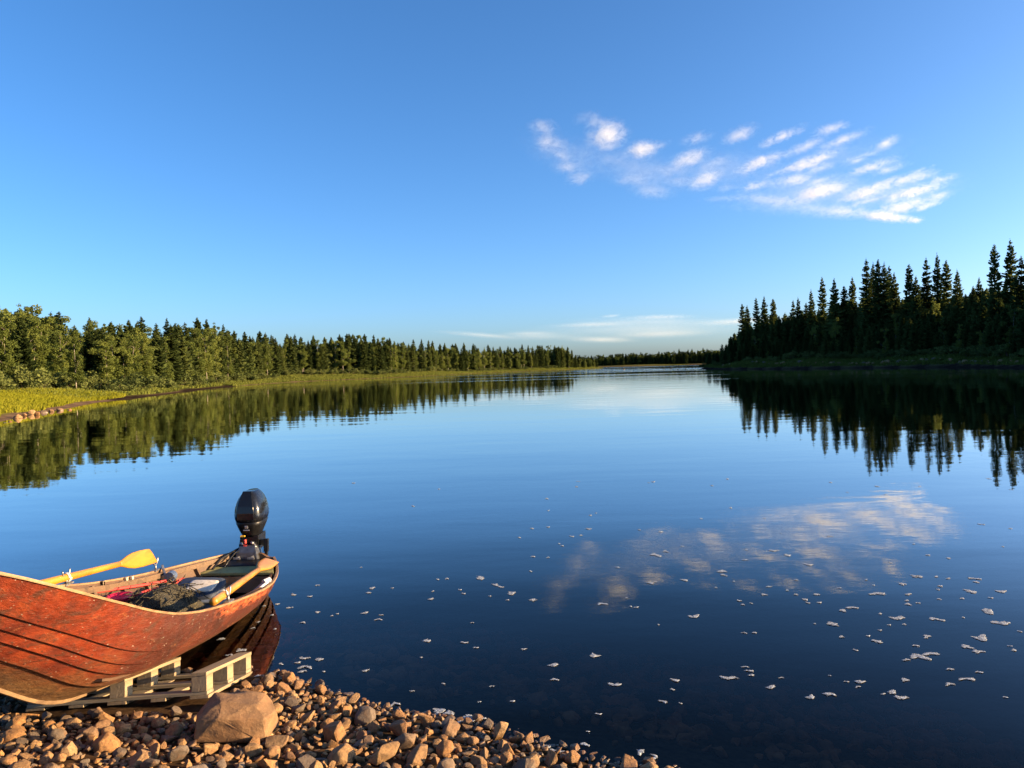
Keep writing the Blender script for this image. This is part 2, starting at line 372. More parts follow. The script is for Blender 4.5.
for q in [(500, 334, 560, 333, 3.5, .25), (545, 326, 640, 323, 3.2, .5), (620, 318, 700, 316, 3, .6), (600, 317, 622, 315, 2, .6), (690, 324, 800, 318, 4, .6), (600, 336, 720, 332, 5, .25), (560, 339, 640, 340, 4, .2), (430, 331, 520, 338, 3, .15), (520, 331, 760, 327, 9, .10), (560, 322, 740, 321, 6, .14), (470, 337, 600, 336, 5, .10)]:
    puff(*q[:5], q[5] * .0036, band, 1800, 1.0)

# ------------------------------------------------------------------ trees
m = Mat('spruce_bark'); n0 = m.noise(9, 5, .6, m.scalev(m.obj(), (1, 1, .3))); m.bsdf(m.ramp(n0, [(.3, (.05, .035, .025)), (.7, (.15, .11, .08))]), .9, m.bump(n0, .5, .03)); bark = m.m
m = Mat('birch_bark'); n0 = m.noise(6, 5, .6, m.scalev(m.obj(), (1, 1, 3))); m.bsdf(m.ramp(n0, [(.40, (.05, .042, .035)), (.50, (.22, .19, .155)), (.7, (.36, .32, .26))]), .8, m.bump(n0, .4, .02)); wbark = m.m
needles = foliage('spruce_needles', (.024, .037, .012), (.056, .077, .022), (.118, .140, .040), .2)
leaves = foliage('birch_leaves', (.062, .085, .022), (.128, .160, .038), (.22, .245, .060), .42)
willow = foliage('willow_leaves', (.055, .075, .024), (.105, .130, .040), (.18, .20, .06), .32)

def spruce_mesh(h, rad, seed, base=.08, droop=.35, dens=1.0, narrow=.9, gappy=.15):
    r_ = np.random.default_rng(seed); Q = []; T = []
    z = h * base
    while z < h * .985:
        u_ = (z / h - base) / (1 - base); rr_ = rad * ((1 - u_) ** narrow) * (.55 + .45 * min(1, u_ * 5)) + .30 * min(1, (1 - u_) * 9)
        rr_ *= r_.uniform(.72, 1.15)
        k = max(3, int((6 + 4 * (1 - u_)) * dens)); a0 = r_.random() * 6.28
        for j in range(k):
            if r_.random() < gappy * (1.2 - u_): continue
            a = a0 + 6.283 * j / k + r_.normal() * .25; L = rr_ * r_.uniform(.6, 1.15)
            dx, dy = math.cos(a), math.sin(a); steps = max(2, int(L / .42)); zj = r_.normal() * h * .011
            lift = .28 * u_ - droop * (1 - u_)
            for s_ in range(steps):
                zb = z + zj; f0, f1 = (s_ / steps) * L, ((s_ + 1.25) / steps) * L
                zz0 = zb + lift * f0 + .10 * (f0 / L) ** 3 * L; zz1 = zb + lift * f1 + .10 * (f1 / L) ** 3 * L
                w = (.20 + .36 * (1 - abs(2 * s_ / steps - .7))) * min(1, .35 + L) * r_.uniform(.6, 1.2)
                px, py = -dy * w, dx * w; hang = w * r_.uniform(.3, 1.0)
                c0 = np.array([dx * f0, dy * f0, zz0]); c1 = np.array([dx * f1, dy * f1, zz1])
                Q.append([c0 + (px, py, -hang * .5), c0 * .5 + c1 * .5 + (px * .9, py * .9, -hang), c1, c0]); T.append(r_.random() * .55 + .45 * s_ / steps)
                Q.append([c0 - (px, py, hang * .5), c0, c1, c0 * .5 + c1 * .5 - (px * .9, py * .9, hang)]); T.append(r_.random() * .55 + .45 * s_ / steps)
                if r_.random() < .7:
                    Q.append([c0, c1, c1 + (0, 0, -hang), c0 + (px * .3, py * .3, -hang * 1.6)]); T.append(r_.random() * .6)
        z += h * .0125 * r_.uniform(.7, 1.4) + .05
    for j in range(5):   # leader shoot
        a = r_.random() * 6.28; dx, dy = .1 * math.cos(a), .1 * math.sin(a)
        Q.append([(0, 0, h), (dx * .3, dy * .3, h * .985), (dx, dy, h * .95), (-dx * .5, -dy * .5, h * .96)]); T.append(.6)
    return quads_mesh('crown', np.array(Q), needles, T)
def trunk_mesh(h, r0, mat, seed, lean=.02, top=.97, limbs=0, crown0=.35):
    r_ = np.random.default_rng(seed); mb = MB(); k = 9; x = y = 0; pts = []
    for i in range(k):
        pts.append((x, y, h * top * i / (k - 1) - (.15 if i == 0 else 0))); x += r_.normal() * lean * h / k; y += r_.normal() * lean * h / k
    mb.tube(pts, [r0 * (1.25 if i == 0 else 1) * (1 - .88 * i / (k - 1)) for i in range(k)], 7)
    ends = []
    for j in range(limbs):
        i = r_.integers(int(k * crown0), k - 1); f = r_.random(); b = np.array(pts[i]) * (1 - f) + np.array(pts[i + 1]) * f
        a = r_.random() * 6.28; L = h * r_.uniform(.14, .28) * (1.25 - b[2] / h); e = b + np.array([math.cos(a) * L, math.sin(a) * L, L * r_.uniform(.5, 1.1)])
        mb.tube([b, (b + e) / 2 + (0, 0, L * .06), e], [r0 * .32, r0 * .2, r0 * .06], 5); ends.append(e)
    return mb.mesh('trunk', mat, True), np.array(pts), ends
def leafy_mesh(h, rad, seed, c0=.28, n=1500, leaf=.2, mat=None, puffs=16, ends=(), name='crown', squash=1.0):
    r_ = np.random.default_rng(seed); cen = []; pr = []
    for e in ends: cen.append(e); pr.append(rad * r_.uniform(.28, .5))
    for j in range(puffs):
        u_ = r_.random() ** .9; z = h * (c0 + (1 - c0) * u_ * .96); w = rad * (1 - u_) ** .75 * min(1, .6 + u_ * 2)
        a = r_.random() * 6.28; q = w * math.sqrt(r_.random()) * .75
        cen.append(np.array([math.cos(a) * q, math.sin(a) * q, z])); pr.append(rad * r_.uniform(.28, .5) * (1.2 - .85 * u_))
    cen = np.array(cen); pr = np.array(pr); w = pr ** 2; w /= w.sum()
    idx = r_.choice(len(cen), n, p=w); d = r_.normal(size=(n, 3)); d /= np.linalg.norm(d, axis=1)[:, None]
    rad_ = r_.random(n) ** .42 * pr[idx]; P = cen[idx] + d * rad_[:, None] * np.array([1, 1, .85 * squash])
    P[:, 2] = np.clip(P[:, 2], .05, h)
    nx = r_.normal(size=(n, 3)); nx /= np.linalg.norm(nx, axis=1)[:, None]; ny = np.cross(nx, r_.normal(size=(n, 3))); ny /= np.linalg.norm(ny, axis=1)[:, None]
    s_ = leaf * r_.uniform(.5, 1.2, n)[:, None]
    Q = np.stack([P - nx * s_, P + ny * s_ * .6, P + nx * s_, P - ny * s_ * .6], 1)
    tint = np.clip(r_.random(n) * .55 + r_.random(len(cen))[idx] * .45, 0, 1)
    return quads_mesh(name, Q, mat or leaves, tint)

SPR = []   # (height, crown, trunk) tall old spruces
for i in range(8):
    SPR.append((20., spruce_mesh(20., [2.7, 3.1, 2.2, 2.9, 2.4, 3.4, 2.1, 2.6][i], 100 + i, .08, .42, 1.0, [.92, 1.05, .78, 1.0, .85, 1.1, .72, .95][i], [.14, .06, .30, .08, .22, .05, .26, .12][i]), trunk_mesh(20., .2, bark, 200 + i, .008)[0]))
YSP = []   # younger, broader-based spruces
for i in range(6):
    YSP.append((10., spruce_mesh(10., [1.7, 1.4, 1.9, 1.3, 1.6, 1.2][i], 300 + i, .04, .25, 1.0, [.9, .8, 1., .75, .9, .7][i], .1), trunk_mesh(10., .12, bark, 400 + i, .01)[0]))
BIR = []
for i in range(7):
    h = 10.; tm_, pts_, ends_ = trunk_mesh(h, .085, wbark, 500 + i, .03, .9, 5, .35)
    BIR.append((h, leafy_mesh(h, [1.55, 1.75, 1.3, 1.8, 1.4, 1.6, 1.15][i], 600 + i, [.16, .22, .12, .24, .18, .14, .2][i], 5200, .125, leaves, 34, ends_), tm_))
BUSH = []
for i in range(5):
    r_ = np.random.default_rng(700 + i); mb = MB()
    ends_ = []
    for j in range(7):
        a = r_.random() * 6.28; L = r_.uniform(.5, 1.1); e = np.array([math.cos(a) * L, math.sin(a) * L, r_.uniform(.7, 1.5)])
        mb.tube([(0, 0, -.1), e * .5 + (0, 0, .1), e], [.03, .02, .008], 5); ends_.append(e)
    BUSH.append((1.9, leafy_mesh(1.9, 1.25, 720 + i, .1, 900, .13, willow, 8, ends_, 'foliage', .9), mb.mesh('stem', bark, True)))

def plant(kind, name, proto, x, y, H, wide, label, cat, group, parts=True, z=None):
    h, crown, trunk = proto; s_ = H / h
    root = empty(name, (x, y, (gz(x, y) if z is None else z) - .05), rng.random() * 6.28)
    root.scale = (s_ * wide, s_ * wide, s_)
    c_ = link(crown.name.split('.')[0], crown, root); t_ = link(trunk.name.split('.')[0], trunk, root)
    tag(root, label, cat, group); return root

def shore_pts(poly, i0, i1, step):
    pts = poly[i0:i1 + 1]; out = []; seg = np.linalg.norm(np.diff(pts, axis=0), axis=1); cum = np.r_[0, np.cumsum(seg)]
    for s_ in np.arange(0, cum[-1], step):
        k = min(np.searchsorted(cum, s_, side='right') - 1, len(seg) - 1); f = (s_ - cum[k]) / seg[k]
        d = (pts[k + 1] - pts[k]) / seg[k]; out.append((pts[k] + d * (s_ - cum[k]), np.array([-d[1], d[0]])))
    return out

# --- right bank: the skyline spruces, each on its own sight line and height
SKY = [(724, 350), (731, 336), (742, 303), (747, 305), (756, 297), (764, 295), (773, 298), (784, 314), (793, 299), (798, 297), (806, 302), (811, 289), (822, 276), (834, 277), (844, 285), (852, 276),
       (866, 257), (873, 262), (878, 258), (884, 262), (889, 265), (894, 271), (909, 263), (916, 275), (926, 256), (937, 253), (946, 259), (957, 269), (973, 285), (979, 276), (994, 243), (1010, 238), (1021, 254),
       (1034, 248), (1046, 240), (1058, 252), (1070, 244)]
def right_shore_y(px):
    return float(np.interp(px, [700, 720, 780, 860, 940, 1024, 1080], [240, 205, 178, 157, 142, 113, 100]))
ordin = ['first', 'second', 'third', 'fourth', 'fifth', 'sixth', 'seventh', 'eighth', 'ninth', 'tenth', 'eleventh', 'twelfth', 'thirteenth', 'fourteenth', 'fifteenth', 'sixteenth', 'seventeenth', 'eighteenth', 'nineteenth', 'twentieth',
         'twenty-first', 'twenty-second', 'twenty-third', 'twenty-fourth', 'twenty-fifth', 'twenty-sixth', 'twenty-seventh', 'twenty-eighth', 'twenty-ninth', 'thirtieth', 'thirty-first', 'thirty-second', 'thirty-third', 'thirty-fourth', 'thirty-fifth', 'thirty-sixth', 'thirty-seventh']
for k, (px, py) in enumerate(SKY):
    Y = right_shore_y(px) + (7 if px < 735 else rng.uniform(14, 24)); P = aty(px, py, Y); x, y = P[0], P[1]; z = gz(x, y); H = P[2] - z
    nm_ = ordin[k]
    lab = f'tall dark right bank spruce, {nm_} on the skyline from the point' if px < 1024 else 'tall dark spruce just past the right edge of the right bank wood'
    plant('s', 'spruce_tree', SPR[k % 8], x, y, H, rng.uniform(.85, 1.1) * (20 / max(H, 9)) ** .3, lab, 'spruce tree', 'dark spruces along the right bank', z=z)
# understorey of the right bank, hiding the trunks
tops = ([700, 722, 745, 760, 800, 860, 900, 950, 1024, 1080], [360, 347, 327, 322, 314, 301, 298, 297, 289, 287])
for k in range(150):
    px = 707 + (1075 - 707) * (k + rng.random()) / 150; row = k % 3
    Y = right_shore_y(px) + [8, 12, 17][row] * (1 if px > 740 else .55) + rng.uniform(-1.5, 1.5)
    top = np.interp(px, *tops) + [26, 12, 0][row] * (1 if px > 760 else .5) + rng.uniform(-4, 14) * (1 if px > 760 else .5)
    P = aty(px, min(top, horizon(px) - 9), Y); z = gz(P[0], P[1]); H = max(2.5, P[2] - z)
    zone = 'near the point' if px < 800 else 'mid wood' if px < 920 else 'toward the right edge'
    if rng.random() < .86: plant('y', 'spruce_tree', YSP[k % 6], P[0], P[1], H, (10 / H) ** .25 * 1.1, f'young dark spruce in shaded lower rows of the right bank, {zone}', 'spruce tree', 'young spruces of the right bank ' + zone, z=z)
    else: plant('b', 'birch_tree', BIR[k % 7], P[0], P[1], H, (10 / H) ** .25, f'shaded birch among the right bank spruces, {zone}', 'birch tree', 'birches of the right bank ' + zone, z=z)
for k in range(46):
    px = 702 + 370 * (k + rng.random()) / 46; Y = right_shore_y(px) + (2.5 if px < 720 else rng.uniform(5.0, 7.5)); P = aty(px, 355, Y); z = gz(P[0], P[1])
    zone = 'near the point' if px < 800 else 'in the middle' if px < 920 else 'toward the right edge'
    plant('w', 'willow_bush', BUSH[k % 5], P[0], P[1], rng.uniform(1.2, 2.6), 1.2, f'low dark willow bush below the right bank spruces, {zone}', 'bush', 'willow bushes of the right bank ' + zone, z=z)

# --- left bank: mixed birch and spruce wood under a traced height line
env = ([-80, 0, 20, 40, 55, 65, 80, 92, 105, 125, 135, 150, 165, 180, 210, 225, 240, 300, 362, 384, 420, 480, 520, 563, 572, 585, 597], [300, 303, 305, 305, 312, 318, 330, 314, 322, 322, 318, 326, 322, 322, 320, 327, 332, 337, 334, 337, 341, 345, 346, 344, 350, 360, 366])
left_Y = ([-80, 0, 60, 105, 128, 170, 200, 250, 300, 384, 430, 480, 530, 560, 600], [36, 44, 56, 68, 73, 88, 107, 143, 184, 204, 250, 293, 336, 358, 420])
def zone_l(px): return 'near the yellow meadow' if px < 130 else 'behind the dark mud strip' if px < 260 else 'along the middle stretch' if px < 420 else 'toward the far point'
cnt = 0
def left_tree(px, depth, top, kind, k):
    Y = np.interp(px, *left_Y) + depth; P = aty(px, top, Y); z = gz(P[0], P[1]); H = max(2.2, P[2] - z); zo = zone_l(px)
    big = 'tall' if H > 10 else 'mid-sized' if H > 6 else 'small'
    if kind == 's':
        pr = (SPR[k % 8] if rng.random() < .6 else YSP[k % 6]); wd = (pr[0] / H) ** .45 * rng.uniform(.9, 1.1)
        plant('s', 'spruce_tree', pr, P[0], P[1], H, wd, f'{big} slim spruce in the sunlit left bank wood, {zo}', 'spruce tree', f'{big} spruces of the left bank {zo}', z=z)
    else:
        plant('b', 'birch_tree', BIR[k % 7], P[0], P[1], H, (10 / H) ** .35 * rng.uniform(.9, 1.15), f'{big} leafy birch in the sunlit left bank wood, {zo}', 'birch tree', f'{big} birches of the left bank {zo}', z=z)
def spaced(px0, px1, n):   # even spacing along the image of the bank
    return [px0 + (px1 - px0) * (i + rng.random()) / n for i in range(n)]
for row, (n_, dmin, dmax, drop, ps) in enumerate([(122, 16, 20, 11, .36), (104, 21, 27, 4, .5), (90, 28, 36, -2, .66)]):
    for k, px in enumerate(spaced(-45, 597, n_)):
        sc = 1 if px < 130 else .75 if px < 300 else .5 if px < 560 else .25
        base = np.interp(px, [0, 130, 300, 560], [1, .75, .45, .28])
        top = np.interp(px, *env) + drop * base * rng.uniform(.5, 1.4) + rng.uniform(-1.5, 9) * base
        isS = rng.random() < ps * np.interp(px, [0, 140, 200, 400], [.45, .8, 1.15, 1.3])
        top += (rng.uniform(-9, 3) if isS else rng.uniform(-3, 6)) * base
        p_s = ps * np.interp(px, [0, 140, 200, 400], [.45, .8, 1.15, 1.3])
        left_tree(px, (rng.uniform(dmin, dmax) + (9 if px < 100 else 0)) * (.8 if px > 300 else 1) * (.5 if px > 565 else 1), min(top, horizon(px) - 5), 's' if isS else 'b', k)
# few trees with their own look
P = aty(74, 330, 79); z = gz(P[0], P[1]); plant('b', 'birch_tree', BIR[2], P[0], P[1], 6.6, 1.1, 'birch with a bare pale trunk showing, above the end of the yellow meadow', 'birch tree', None, z=z)
for k, px in enumerate(spaced(-40, 560, 105)):
    zo = zone_l(px); depth = rng.uniform(9.5, 15) * (1 if px < 300 else .75) + (13 if px < 88 else 7 if px < 108 else 0)
    Y = np.interp(px, *left_Y) + depth; P = aty(px, 380, Y); z = gz(P[0], P[1])
    plant('w', 'willow_bush', BUSH[k % 5], P[0], P[1], rng.uniform(1.0, 2.3) * (1.25 if px < 110 else 1), rng.uniform(1.0, 1.5), f'rounded green willow bush below the left bank trees, {zo}', 'bush', f'willow bushes of the left bank {zo}', z=z)

# --- the dense wood behind both banks and on the far shore (one mass each)
def wood_mass(name, pts, protos, label, hs):
    Q = []; T = []; MI = []
    for (x, y), H in zip(pts, hs):
        pr = protos[rng.integers(len(protos))]; me = pr[1]; n = len(me.polygons)
        co = np.zeros(len(me.vertices) * 3, np.float32); me.vertices.foreach_get('co', co); co = co.reshape(-1, 4, 3)
        ti = np.zeros(n, np.float32); me.attributes['tint'].data.foreach_get('value', ti)
        keep = rng.random(n) < .5; co = co[keep]; ti = ti[keep]; a = rng.random() * 6.28; s_ = H / pr[0]; w = s_ * 1.15 * (pr[0] / H) ** .3
        rot = np.array([[math.cos(a), math.sin(a), 0], [-math.sin(a), math.cos(a), 0], [0, 0, 1]]); cc = co.mean(1, keepdims=True)
        co = (cc + (co - cc) * 1.35) @ rot * np.array([w, w, s_]) + np.array([x, y, gz(x, y)])
        Q.append(co); T.append(ti); MI.append(np.full(len(ti), 0 if me.materials[0] == needles else 1))
    me = quads_mesh(name, np.concatenate(Q), [needles, leaves], np.concatenate(T), np.concatenate(MI))
    o = link(name, me); tag(o, label, 'wood', kind='stuff'); return o
pts, hs_ = [], []
for px in np.arange(-60, 590, 2.7):
    for dd in (38, 46, 56):
        f_ = .8 if px > 300 else 1
        Y = np.interp(px, *left_Y) + (dd + rng.uniform(-4, 4)) * f_ * (.6 if px > 560 else 1); P = aty(px, np.interp(px, *env) + np.interp(px, [0, 300, 560], [22, 10, 5]) * rng.uniform(.7, 1.5), Y)
        z = gz(P[0], P[1]); pts.append((P[0], P[1])); hs_.append(max(3, P[2] - z))
for q_, n_ in shore_pts(LEFT, 1, 4, 2.2):
    for dd in (24, 32, 41, 52):
        x_, y_ = q_ + n_ * (dd + rng.uniform(-4, 4)); pr_x = project([[x_, y_, 3.]])[0][0]
        if y_ > 3 and pr_x < -55: pts.append((x_, y_)); hs_.append(rng.uniform(6, 8.5))
wood_mass('dense_wood', pts, YSP + BIR[:3] + SPR[:3], 'dense mixed wood filling in behind the left bank trees', hs_)
pts, hs_ = [], []
for px in np.arange(722, 1080, 4.2):
    for dd in (26, 34, 44, 56):
        Y = right_shore_y(px) + dd + rng.uniform(-4, 4); P = aty(px, np.interp(px, *tops) + rng.uniform(-6, 14), Y); z = gz(P[0], P[1]); pts.append((P[0], P[1])); hs_.append(max(4, P[2] - z))
for q_, n_ in shore_pts(RIGHT, 2, 5, 4.0):
    for dd in (22, 32, 44):
        x_, y_ = q_ - n_ * (dd + rng.uniform(-4, 4)); pr_x = project([[x_, y_, 3.]])[0][0]
        if y_ > 25 and pr_x > 1085: pts.append((x_, y_)); hs_.append(rng.uniform(8, 11) + max(0, y_ - 80) * .2)
wood_mass('dense_wood', pts, YSP + SPR[:4], 'dense dark spruce wood filling in behind the right bank trees', hs_)
pts, hs_ = [], []
for px in np.arange(560, 760, 1.5):
    for dd in (4, 14, 30):
        Y = 640 + dd + rng.uniform(-5, 5); x = aty(px, 360, Y)[0]; pts.append((x, Y)); hs_.append(rng.uniform(5.5, 9.5) + max(0, px - 600) * .018)
wood_mass('far_wood', pts, YSP + BIR[:3], 'far low strip of wood closing the river in the distance', hs_)
for k, (px, py) in enumerate([(674, 350), (679, 348.5), (684, 351), (688, 349), (692, 348.5), (698, 350), (703, 347.5), (707, 348), (711, 349)]):
    P = aty(px, py, 690 + k * 3); z = gz(P[0], P[1]); pr = SPR[(k * 3) % 8]
    o = link('spruce_tree', pr[1]); o.location = (P[0], P[1], z); H = P[2] - z; o.scale = (H / 20 * 1.5, H / 20 * 1.5, H / 20)
    tag(o, f'tiny distant spruce standing above the far wood, {ordin[k]} from the left', 'spruce tree', 'distant spruces above the far wood')

# ------------------------------------------------------------------ grass on the banks
def grass_obj(n, sampler, hmin, hmax, w, mat, label):
    P = sampler(n); n = len(P); z = terrain(P)[0]; a = rng.random(n) * 6.28; h = rng.uniform(hmin, hmax, n); ww = w * rng.uniform(.6, 1.4, n)
    B = np.c_[P, z - .02]; dx = np.c_[np.cos(a), np.sin(a), np.zeros(n)] * ww[:, None]; lean = np.c_[rng.normal(size=(n, 2)) * .35, np.ones(n)] * h[:, None]
    Q = np.stack([B - dx, B + dx, B + lean + dx * .35, B + lean - dx * .35], 1)
    tint = np.clip(.5 * rng.random(n) + .5 * lattice(P, 2.5, 21), 0, 1)
    o = link('grass', quads_mesh('grass', Q, mat, tint)); tag(o, label, 'grass', kind='stuff'); return o
yg = foliage('meadow_grass', (.10, .115, .012), (.19, .20, .016), (.27, .25, .030), .35)
gg = foliage('bank_grass', (.062, .080, .020), (.125, .145, .030), (.21, .205, .055), .32)
def samp_meadow(n):
    P = np.c_[rng.uniform(-72, -25, n), rng.uniform(32, 76, n)]; d = sdist(P, LEFT); k = (d > .5 + lattice(P, 3, 8) * .9) & (d < 21 + (lattice(P, 5, 5) - .5) * 6)
    return P[k]
grass_obj(380000, samp_meadow, .14, .36, .034, yg, 'bright yellow-green meadow grass on the left bank')
def samp_left(n):
    sp = shore_pts(LEFT, 7, 18, 1.0); i = rng.integers(0, len(sp), n); d = .4 + 13 * rng.random(n) ** 1.3
    P = np.array([sp[j][0] + sp[j][1] * dd for j, dd in zip(i, d)]) + rng.normal(size=(n, 2)) * .5
    s_ = sdist(P, LEFT); mudq = (P[:, 1] > 74) & (P[:, 1] < 130) & (s_ < 1.5 + (lattice(P, 9, 9) - .5) * 2.6)
    return P[(s_ > np.where(P[:, 1] > 130, .4, 1.0)) & ~mudq]
grass_obj(150000, samp_left, .14, .40, .08, gg, 'olive and yellow grass fringe along the left bank')
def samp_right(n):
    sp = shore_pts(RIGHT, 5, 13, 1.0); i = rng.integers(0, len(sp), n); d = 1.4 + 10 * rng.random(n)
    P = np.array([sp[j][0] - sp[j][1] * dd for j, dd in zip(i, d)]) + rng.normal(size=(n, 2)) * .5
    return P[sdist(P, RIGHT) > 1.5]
dg_ = foliage('shaded_bank_grass', (.040, .055, .014), (.080, .100, .022), (.13, .14, .03), .25)  # bank grass darkened in its colour to stand for the right bank's shade
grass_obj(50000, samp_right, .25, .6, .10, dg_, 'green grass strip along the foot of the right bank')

# ------------------------------------------------------------------ stones
def stone_mat(name, stops, scale=9):
    m = Mat(name); o_ = m.obj(); rnd = m.n('ShaderNodeObjectInfo').outputs['Random']; n0 = m.noise(scale, 8, .65, o_); n1 = m.noise(scale * 5, 4, .7, o_); n2 = m.noise(2.2, 3, .5, o_)
    base = m.ramp(rnd, stops)
    c = m.mix(m.mapr(n0, .35, .7, 0, .75), base, (.060, .034, .018)); c = m.mix(m.mapr(n1, .55, .75, 0, .45), c, (.40, .27, .13)); c = m.mix(m.mapr(n2, .55, .7, 0, .4), c, (.24, .11, .04))
    wz = m.sep(m.pos())[2]; wet = m.mapr(wz, .0, .05, 1, 0)
    c = m.mix(wet, c, m.mix(1.0, c, (.42, .40, .38), 'MULTIPLY'))
    hgt = m.math('ADD', n0, m.math('MULTIPLY', n1, .35))
    m.bsdf(c, m.mapr(wet, 0, 1, .85, .3), m.bump(hgt, .55, .02)); return m.m
stone_m = stone_mat('river_stone', [(0, (.26, .145, .055)), (.2, (.36, .205, .080)), (.35, (.10, .075, .052)), (.5, (.15, .115, .085)), (.65, (.34, .165, .048)), (.82, (.20, .095, .036)), (1, (.40, .25, .11))])
def rock_mesh(seed, n=16, sx=1, sy=.8, sz=.62, bev=.12, rough=.03, name='stone'):
    r_ = np.random.default_rng(seed); P = r_.normal(size=(n, 3)); P /= np.linalg.norm(P, axis=1)[:, None]; P *= r_.uniform(.8, 1.0, (n, 1)); P = P * np.array([sx, sy, sz]) * .5
    bm = bmesh.new(); vs_ = [bm.verts.new(p_) for p_ in P]; r = bmesh.ops.convex_hull(bm, input=vs_)
    bmesh.ops.delete(bm, geom=[g for g in r['geom_interior'] if isinstance(g, bmesh.types.BMVert)], context='VERTS')
    bmesh.ops.dissolve_limit(bm, angle_limit=.30, verts=bm.verts, edges=bm.edges)
    bmesh.ops.bevel(bm, geom=list(bm.edges), offset=bev * .5, segments=2, affect='EDGES', profile=.6, clamp_overlap=True)
    bmesh.ops.triangulate(bm, faces=bm.faces)
    bmesh.ops.subdivide_edges(bm, edges=[e for e in bm.edges if e.calc_length() > .16], cuts=1, use_grid_fill=True)
    bmesh.ops.triangulate(bm, faces=bm.faces)
    for v in bm.verts:
        p_ = np.array(v.co); w = math.sin(p_[0] * 9 + seed) * math.sin(p_[1] * 11 + seed * 2) * math.sin(p_[2] * 10 + 1)
        v.co *= 1 + rough * 2 * w + r_.normal() * rough * .25
    bmesh.ops.recalc_face_normals(bm, faces=bm.faces)
    me = bpy.data.meshes.new(name); bm.to_mesh(me); bm.free(); me.polygons.foreach_set('use_smooth', [True] * len(me.polygons)); me.materials.append(stone_m); return me
ROCK = [rock_mesh(10 + i, [10, 18, 26, 12, 30, 14][i % 6], 1, [.8, .7, .9, .62, .85, .75][i % 6], [.6, .5, .72, .55, .66, .45][i % 6], [.10, .18, .25, .08, .25, .14][i % 6], [.03, .02, .015, .03, .015, .03][i % 6]) for i in range(18)]
STONES = []   # x, y, r
def fits(x, y, r, k=.82):
    for (a, b, c_) in STONES:
        if (a - x) ** 2 + (b - y) ** 2 < ((c_ + r) * k) ** 2: return False
    return True
def pal_in(x, y):   # the footprint of the pallet, kept clear of loose stones
    b = (y - 4.66) / .75; a = (x + 3.14 - .12 * b) / 1.15
    return -.10 < a < 1.04 and -.14 < b < 1.05
BIGC = atz(231, 733, .17)
STONES.append((BIGC[0], BIGC[1] + .10, .20))
def label_for(px, py, size):
    sz_ = 'large' if size > .15 else 'mid-sized' if size > .09 else 'small'
    if px < 190: w = 'in front of the wooden pallet'
    elif px < 300: w = 'around the big boulder'
    elif px < 470: w = 'on the middle of the stony shore'
    else: w = 'at the right tip of the stony shore'
    return f'{sz_} sunlit tan stone {w}', f'{sz_} stones {w}'
cands = []
for s_ in range(34000):
    size = float(np.clip(rng.lognormal(math.log(.066), .40), .040, .18)) if s_ > 300 else float(rng.uniform(.10, .18))
    x = rng.uniform(-3.9, 1.3); y = rng.uniform(2.9, 5.7)
    cands.append((x, y, size))
carr = np.array(cands); cs = sdist(carr[:, :2], NEAR); czz = terrain(carr[:, :2])[0]
pxy = project(np.c_[carr[:, :2], czz + .03])
ns = 0; placed = []
for i, (x, y, size) in enumerate(cands):
    if cs[i] < (-.10 if size < .1 else -.04) or (x > .70 and cs[i] < .03): continue
    if x > .92: continue
    if pal_in(x, y): continue
    if not (-40 < pxy[i, 0] < 720 and pxy[i, 1] < 800): continue
    r = size / 2
    if fits(x, y, r, .76): STONES.append((x, y, r)); placed.append((i, x, y, size))
placed.sort(key=lambda q: -q[3])
inview = [q for q in placed if -5 < pxy[q[0], 0] < 690 and pxy[q[0], 1] < 775]
ind = inview[:292]; rest = inview[292:] + [q for q in placed if q not in inview]
def put_rock(me, x, y, z, size, tilt=.35):
    o = link('stone', me); o.location = (x, y, z); o.scale = (size, size * rng.uniform(.85, 1.1), size * rng.uniform(.85, 1.15)); o.rotation_euler = (rng.normal() * tilt, rng.normal() * tilt, rng.random() * 6.28); return o
for q in ind:
    i, x, y, size = q; o = put_rock(ROCK[rng.integers(18)], x, y, czz[i] + size * rng.uniform(.12, .3), size * 1.18)
    lb, g = label_for(pxy[i, 0], pxy[i, 1], size); tag(o, lb, 'stone', g)
# the shore's remaining small stones and the drowned ones under the shallow water: uncounted ground cover
def stone_mass(name, items, label, drowned=False):
    Vs, Fs, n = [], [], 0
    for (x, y, z, size) in items:
        me = ROCK[rng.integers(18)]; co = np.zeros(len(me.vertices) * 3); me.vertices.foreach_get('co', co); co = co.reshape(-1, 3)
        rot = np.array(Matrix.Rotation(rng.random() * 6.28, 3, 'Z') @ Matrix.Rotation(rng.normal() * .5, 3, 'X'))
        Vs.append(co * size * rng.uniform(.85, 1.15, 3) @ rot.T + (x, y, z)); Fs += [tuple(v + n for v in p_.vertices) for p_ in me.polygons]; n += len(co)
    me = bpy.data.meshes.new(name); me.from_pydata(np.concatenate(Vs).tolist(), [], Fs); me.update(); me.polygons.foreach_set('use_smooth', [True] * len(me.polygons))
    if drowned:
        m = Mat('drowned_stone'); d_ = m.n('ShaderNodeBsdfDiffuse'); q_ = m.noise(5, 5, .6, m.obj()); m.l(m.ramp(q_, [(.3, (.06, .024, .010)), (.7, (.42, .17, .07))]), d_.inputs[0]); m.l(d_.outputs[0], m.out.inputs[0])
        me.materials.append(m.m); o = link(name, me); tag(o, label, 'gravel', kind='stuff'); return o
    mm = stone_m.copy(); me.materials.append(mm)
    nd = [n_ for n_ in mm.node_tree.nodes if n_.type == 'OBJECT_INFO'][0]; rp = nd.outputs['Random'].links[0].to_socket
    wn = mm.node_tree.nodes.new('ShaderNodeNewGeometry'); mm.node_tree.links.new(wn.outputs['Random Per Island'], rp)
    o = link(name, me); tag(o, label, 'gravel', kind='stuff'); return o
items = [(x, y, czz[i] + size * .15, size * 1.15) for (i, x, y, size) in rest]
